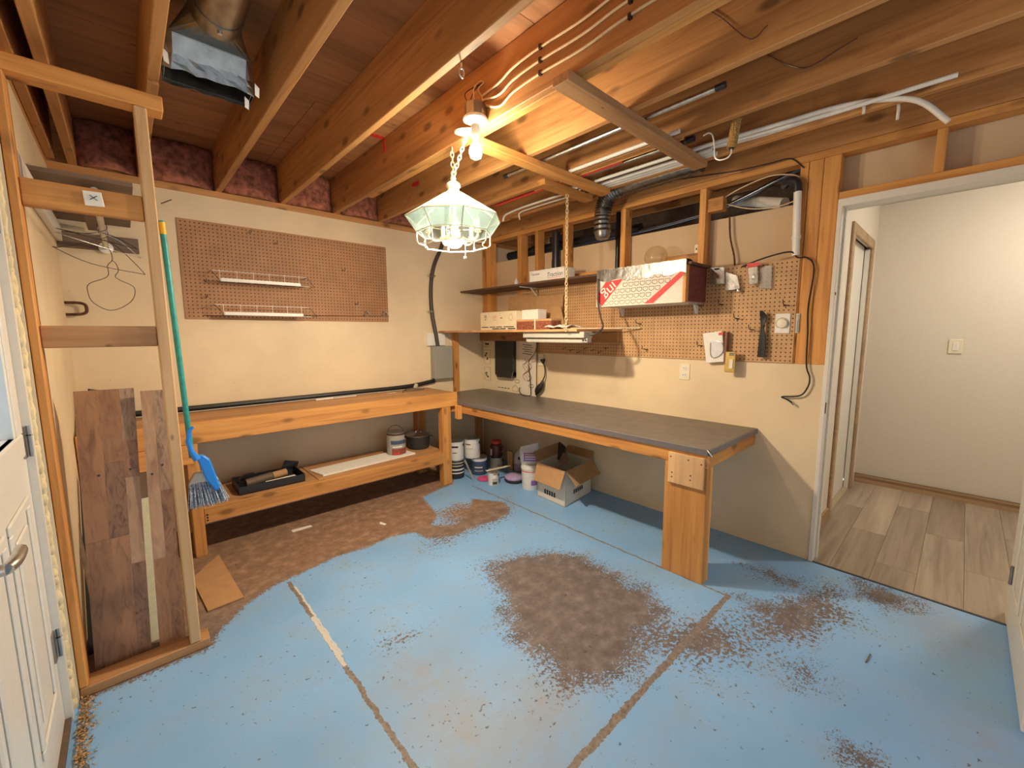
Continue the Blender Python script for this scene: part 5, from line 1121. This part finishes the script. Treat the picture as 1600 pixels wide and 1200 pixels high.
rod('curtain_rod', 'short white hooked rod just left of the shelf chain', 'rod', curve([onx(812, 343, -.44), onx(812, 333, -.44), (-.435, -1.2, 2.388), (-.43, -1.72, Z0+.008)], 6), .006, 'white_plastic')
# paint roller hung from a joist
t = thing('paint_roller', 'paint roller with a yellow cork-textured cover hanging under a joist', 'roller', (-.70, -2.80, 2.30))
a, b_ = onx(1151, 187, -.68), onx(1143, 231, -.68)
MB().tube([a, b_], .022, 16).build('cover', 'cork', t, True)
MB().tube([b_, lerp(a, b_, 1.05)], .012, 12).build('end_cap', 'black_plastic', t, True)
MB().tube(curve([lerp(a, b_, 1.04)]+[onx(u, v, -.68) for u, v in ((1142, 240), (1136, 247), (1124, 250), (1117, 245), (1116, 225), (1113, 211), (1107, 208), (1099, 212))], 5), .0035, 7).build('frame', 'wire_white', t, True)
# silver flex duct elbow
pts = curve([(-.19, -2.45, 2.44), (-.19, -2.15, 2.44), (-.19, -1.90, 2.43), (-.19, -1.78, 2.41), (-.18, -1.72, 2.35), (-.175, -1.70, 2.27), (-.175, -1.70, 2.10)], 10)
rs = [.062+(.004 if i % 2 else -.003) for i in range(len(pts))]; rs[-1] = .045; rs[-2] = .058
tag(MB().tube(pts, rs, 18).build('flexible_duct', 'foil', None, True), 'shiny silver flexible duct bending down in front of the wall studs', 'duct')
# sheet-metal duct boot, upper left
t = thing('metal_duct', 'galvanized round duct with a foil-taped flat boot between the left joists', 'duct', (-2.58, -1.7, 2.45))
ax_ = V((.04, -1, .10)).normalized(); cc = V((-2.60, -1.70, 2.545))
MB().lathe([(.076, .04), (.076, 1.0)], cc, ax_, 28).build('pipe', 'galvanized', t, True)
MB().lathe([(.079, -.012), (.081, .0), (.080, .055)], cc, ax_, 28).build('collar', 'galvanized', t, True)
k = 32; xa, xb = -2.748, -2.458; rings = [[], [], []]
e1_ = V((1, 0, 0)); e2_ = ax_.cross(e1_).normalized(); e2_ = e2_ if e2_.z > 0 else -e2_
for i in range(k):
    a = 2*math.pi*(i+.5)/k; s_ = max(abs(math.cos(a)), abs(math.sin(a))); p_, q_ = math.cos(a)/s_, math.sin(a)/s_
    rings[0].append(cc+e1_*.078*math.cos(a)+e2_*.078*math.sin(a))
    rings[1].append(V(((xa+xb)/2+(xb-xa)/2*p_, -1.572+(.17)*(q_+1)/2, 2.50+.02*(q_+1)/2)))
    rings[2].append(V(((xa+xb)/2+(xb-xa)/2*p_, -1.520+.095*(q_+1)/2, 2.402-.01*(q_+1)/2)))
o = MB().add(rings[0]+rings[1]+rings[2], [(r*k+i, r*k+(i+1) % k, (r+1)*k+(i+1) % k, (r+1)*k+i) for r in range(2) for i in range(k)]).build('boot', 'galvanized', t)
o.modifiers.new('thick', 'SOLIDIFY').thickness = .002
vs2 = []
for f0_, g_ in ((.62, .003), (.85, .004), (1.06, .006)):
    for i in range(k):
        p_ = lerp(rings[1][i], rings[2][i], f0_); c0 = V((-2.603, -1.475, p_.z)); d_ = (p_-c0); d_.z = 0
        vs2.append(p_+d_.normalized()*(g_+random.uniform(-.002, .002))+V((0, 0, random.uniform(-.008, .008) if f0_ != .85 else 0)))
o = MB().add(vs2, [(r*k+i, r*k+(i+1) % k, (r+1)*k+(i+1) % k, (r+1)*k+i) for r in range(2) for i in range(k)]).build('foil_wrap', 'foil', t)
o.modifiers.new('thick', 'SOLIDIFY').thickness = .001
MB().tube([rings[1][i] for i in range(20, 29)], .0025, 6).build('seam', 'galvanized', t, True)
for u0, v0, w0 in ((252, 72, 10), (398, 130, -8), (382, 150, -6)):
    p_ = onz(u0, v0, 2.42 if u0 < 300 else 2.40); MB().add([p_, p_+V((.018, .01, -.01)), p_+V((.022, .04, -.035)), p_+V((.006, .035, -.03))], [(0, 1, 2, 3)]).build('tape_tab', 'paper', t)
MB().lathe([(.008, 0), (.008, .012)], (-2.60, -1.745, 2.472), (.0, 0, -1), 10).build('clamp_screw', 'steel', t)
# cables stapled to the joist beside the bulb
gj = 'house cables stapled along the joist'
XJ = -1.582
for k, (za, lbl) in enumerate(((2.55, 'uppermost'), (2.50, 'middle'), (2.45, 'lowest'))):
    pts = [(XJ-.008, -2.0+.0*k, 2.47+.02*(2-k)), (XJ-.006, -2.12, za-.03), (XJ-.012, -2.22, za-.012), (XJ-.006, -2.38, za+.0), (XJ-.008, -2.6, za-.008), (XJ-.006, -2.8, za+.006), (XJ-.006, -3.2, za), (XJ-.006, -3.9, za), (XJ-.006, -4.8, za)]
    t = thing('electrical_cable', lbl+' of three cream cables stapled along the joist by the bulb', 'cable', pts[0], gj)
    MB().tube(curve(pts, 6), .005, 7).build('cable', 'cable_cream', t, True)
    for y in (-2.38, -2.8, -3.2): B(XJ-.013, XJ-.0005, y-.006, y+.006, za-.008, za+.010).build('staple', 'wire_dark', t)
slab('red_tape', 'red tape strip across the plywood and joist beyond the lamp', 'tape', [(-1.94, -.98, 2.655), (-1.59, -.98, 2.655), (-1.59, -.94, 2.655), (-1.94, -.94, 2.655)], (0, 0, .003), 'red_tape', 'red tape')
slab('red_tape', 'red tape strip hanging down the joist side beyond the lamp', 'tape', [(XJ-.004, -.98, 2.57), (XJ-.004, -.95, 2.57), (XJ-.004, -.95, 2.65), (XJ-.004, -.98, 2.65)], (.003, 0, 0), 'red_tape', 'red tape')
slab('red_tape', 'small red tape scrap on the joist right of the lamp chain', 'tape', [(-1.188, -.72, 2.52), (-1.188, -.62, 2.52), (-1.188, -.62, 2.55), (-1.188, -.72, 2.55)], (.002, 0, 0), 'red_tape', 'red tape')
t = thing('screw_hook', 'metal eye hook under the joist left of the lamp', 'hook', (-1.93, -2.35, 2.38))
MB().tube([(-1.94, -2.31, 2.379), (-1.94, -2.31, 2.36)], .003, 6).build('shank', 'steel', t); MB().tube([(-1.94+.012*math.cos(a), -2.31, 2.345+.016*math.sin(a)) for a in [k*.5236 for k in range(12)]], .003, 6, True).build('eye', 'steel', t, True)
for pts, lb in (([onx(1098, 10, -1.187)+V((-.004, 0, 0)), onx(1130, 30, -1.187)+V((-.004, 0, 0)), onx(1172, 62, -1.187)+V((-.004, 0, 0)), onx(1200, 40, -1.187)+V((-.004, 0, 0))], 'thin brown wire drooping on the joist right of the cables'),
                ([onx(1200, 86, -.782)+V((-.004, 0, 0)), onx(1235, 103, -.782)+V((-.004, 0, 0)), onx(1265, 105, -.782)+V((-.004, 0, 0)), onx(1310, 78, -.782)+V((-.004, 0, 0)), onx(1340, 60, -.782)+V((-.004, 0, 0))], 'thin brown wire drooping on the second joist from the right wall')):
    tag(MB().tube(curve(pts, 5), .002, 5).build('thin_wire', 'jar_brown', None, True), lb, 'wire', 'thin wires on the joists')
tag(MB().tube(curve([onx(u, v, -.006) for u, v in ((985, 292), (1030, 285), (1090, 276), (1150, 267), (1200, 256), (1235, 248), (1256, 262))], 5), .0035, 6).build('black_wire', 'black_cable', None, True), 'thin black wire stapled along the top plate of the right wall', 'wire')
# inside the stud wall
gp2 = 'drain pipes in the wall cavity'
t = thing('drain_pipe', 'black vertical drain pipe between the left studs behind the white carton', 'pipe', (.05, -1.03, 1.2), gp2)
MB().tube([(.05, -1.03, 1.20), (.05, -1.03, 2.30)], .037, 18).build('pipe', 'abs_black', t, True)
for z in (2.02, 2.23): MB().tube([(.05, -1.03, z-.03), (.05, -1.03, z+.03)], .0405, 18).build('coupling', 'abs_black', t, True)
t = thing('drain_pipe', 'slim black vertical pipe beside the silver flexible duct', 'pipe', (.055, -1.69, 1.2), gp2)
MB().tube([(.055, -1.69, 1.20), (.055, -1.69, 2.34)], .019, 14).build('pipe', 'abs_black', t, True)
MB().tube([(.055, -1.69, 2.13), (.055, -1.69, 2.18)], .022, 14).build('coupling', 'wire_dark', t, True)
t = thing('drain_pipe', 'horizontal black pipe in the dark gap above the tan panel', 'pipe', (.30, -.9, 2.25), gp2)
MB().tube([(.30, -1.75, 2.245), (.30, -.12, 2.235)], .045, 18).build('pipe', 'abs_black', t, True); MB().tube([(.30, -.55, 2.24), (.30, -.50, 2.24)], .055, 18).build('coupling', 'abs_black', t, True)
t = thing('vent_pipe', 'slim black ribbed pipe in the gap right of the flexible duct', 'pipe', (.30, -2.2, 2.24), gp2)
MB().tube(curve([(.28, -1.75, 2.22), (.28, -2.1, 2.235), (.26, -2.45, 2.27), (.24, -2.9, 2.40)], 6), .016, 10).build('pipe', 'chrome_dark', t, True)
t = thing('white_drain', 'white plastic pipe running across the gap above the right tan panel', 'pipe', (.45, -2.6, 2.28), gp2)
MB().tube([onx(1150, 313, .42), onx(1226, 318, .20)], .035, 16).build('pipe', 'white_plastic', t, True)
t = thing('pvc_pipe', 'short vertical white pipe with a dark elbow on the corner posts', 'pipe', (-.03, -2.945, 1.82))
MB().tube([(-.032, -2.955, 1.822), (-.032, -2.942, 2.18)], .020, 18).build('pipe', 'white_plastic', t, True)
MB().tube([(-.032, -2.952, 1.915), (-.032, -2.9515, 1.935)], .0235, 18).build('coupling', 'white_plastic', t, True)
MB().tube(curve([(-.032, -2.942, 2.18), (-.032, -2.936, 2.225), (-.025, -2.915, 2.25), (-.0, -2.88, 2.262), (.09, -2.84, 2.27)], 5), .024, 16).build('elbow', 'abs_black', t, True)
t = thing('hanging_cable', 'black cable draped from the white pipe down over the corner posts', 'cable', (-.02, -3.0, 1.8))
MB().tube(curve([(-.02, -2.66, 1.795), (-.02, -2.80, 1.835), (-.05, -2.93, 1.845), (-.035, -2.965, 1.81), (-.022, -3.012, 1.803), (-.02, -3.047, 1.738), (-.02, -3.034, 1.522), (-.02, -3.041, 1.375), (-.02, -3.047, 1.189), (-.02, -3.068, 1.115), (-.02, -3.062, 1.057), (-.02, -3.027, 1.004), (-.02, -2.936, .987), (-.02, -2.96, .975), (-.02, -2.99, .955)], 6), .0045, 7).build('cable', 'black_cable', t, True)
MB().tube([(-.02, -2.99, .955), (-.02, -3.0, .945)], .007, 8).build('plug', 'steel', t, True)
tag(MB().tube(curve([onx(1140, 338, .06), onx(1141, 370, .06), onx(1147, 400, .06), onx(1148, 420, .06)], 5), .006, 6).build('brown_wire', 'rusty', None, True), 'twisted brown wire hanging in the bay right of the globe', 'wire')
t = thing('wire_loop', 'loose cream wire looping across the dark gap near the white pipe', 'wire', onx(1113, 322, .06))
MB().tube(curve([onx(u, v, .06) for u, v in ((1113, 322), (1150, 298), (1200, 276), (1235, 273), (1255, 278))], 5), .004, 6).build('wire', 'cable_cream', t, True)
MB().tube(curve([onx(u, v, .07) for u, v in ((1130, 318), (1170, 326), (1210, 324), (1245, 313))], 5), .004, 6).build('wire', 'cable_cream', t, True)
t = thing('light_switch', 'small white switch box on the stud beside the globe', 'switch', (.0, -2.33, 1.9))
B(.02, .04, -2.362, -2.335, 1.926, 1.985).build('plate', 'cream_plastic', t, bevel=.002); B(.017, .0195, -2.352, -2.345, 1.948, 1.962).build('toggle', 'ink', t)
# hallway switch
t = thing('light_switch', 'white rocker switch on the hallway wall', 'switch', (1.948, -3.618, 1.26))
B(1.942, 1.9495, -3.657, -3.577, 1.20, 1.315).build('plate', 'cream_plastic', t, bevel=.003); B(1.937, 1.9415, -3.634, -3.60, 1.225, 1.29).build('rocker', 'white_plastic', t, bevel=.002)
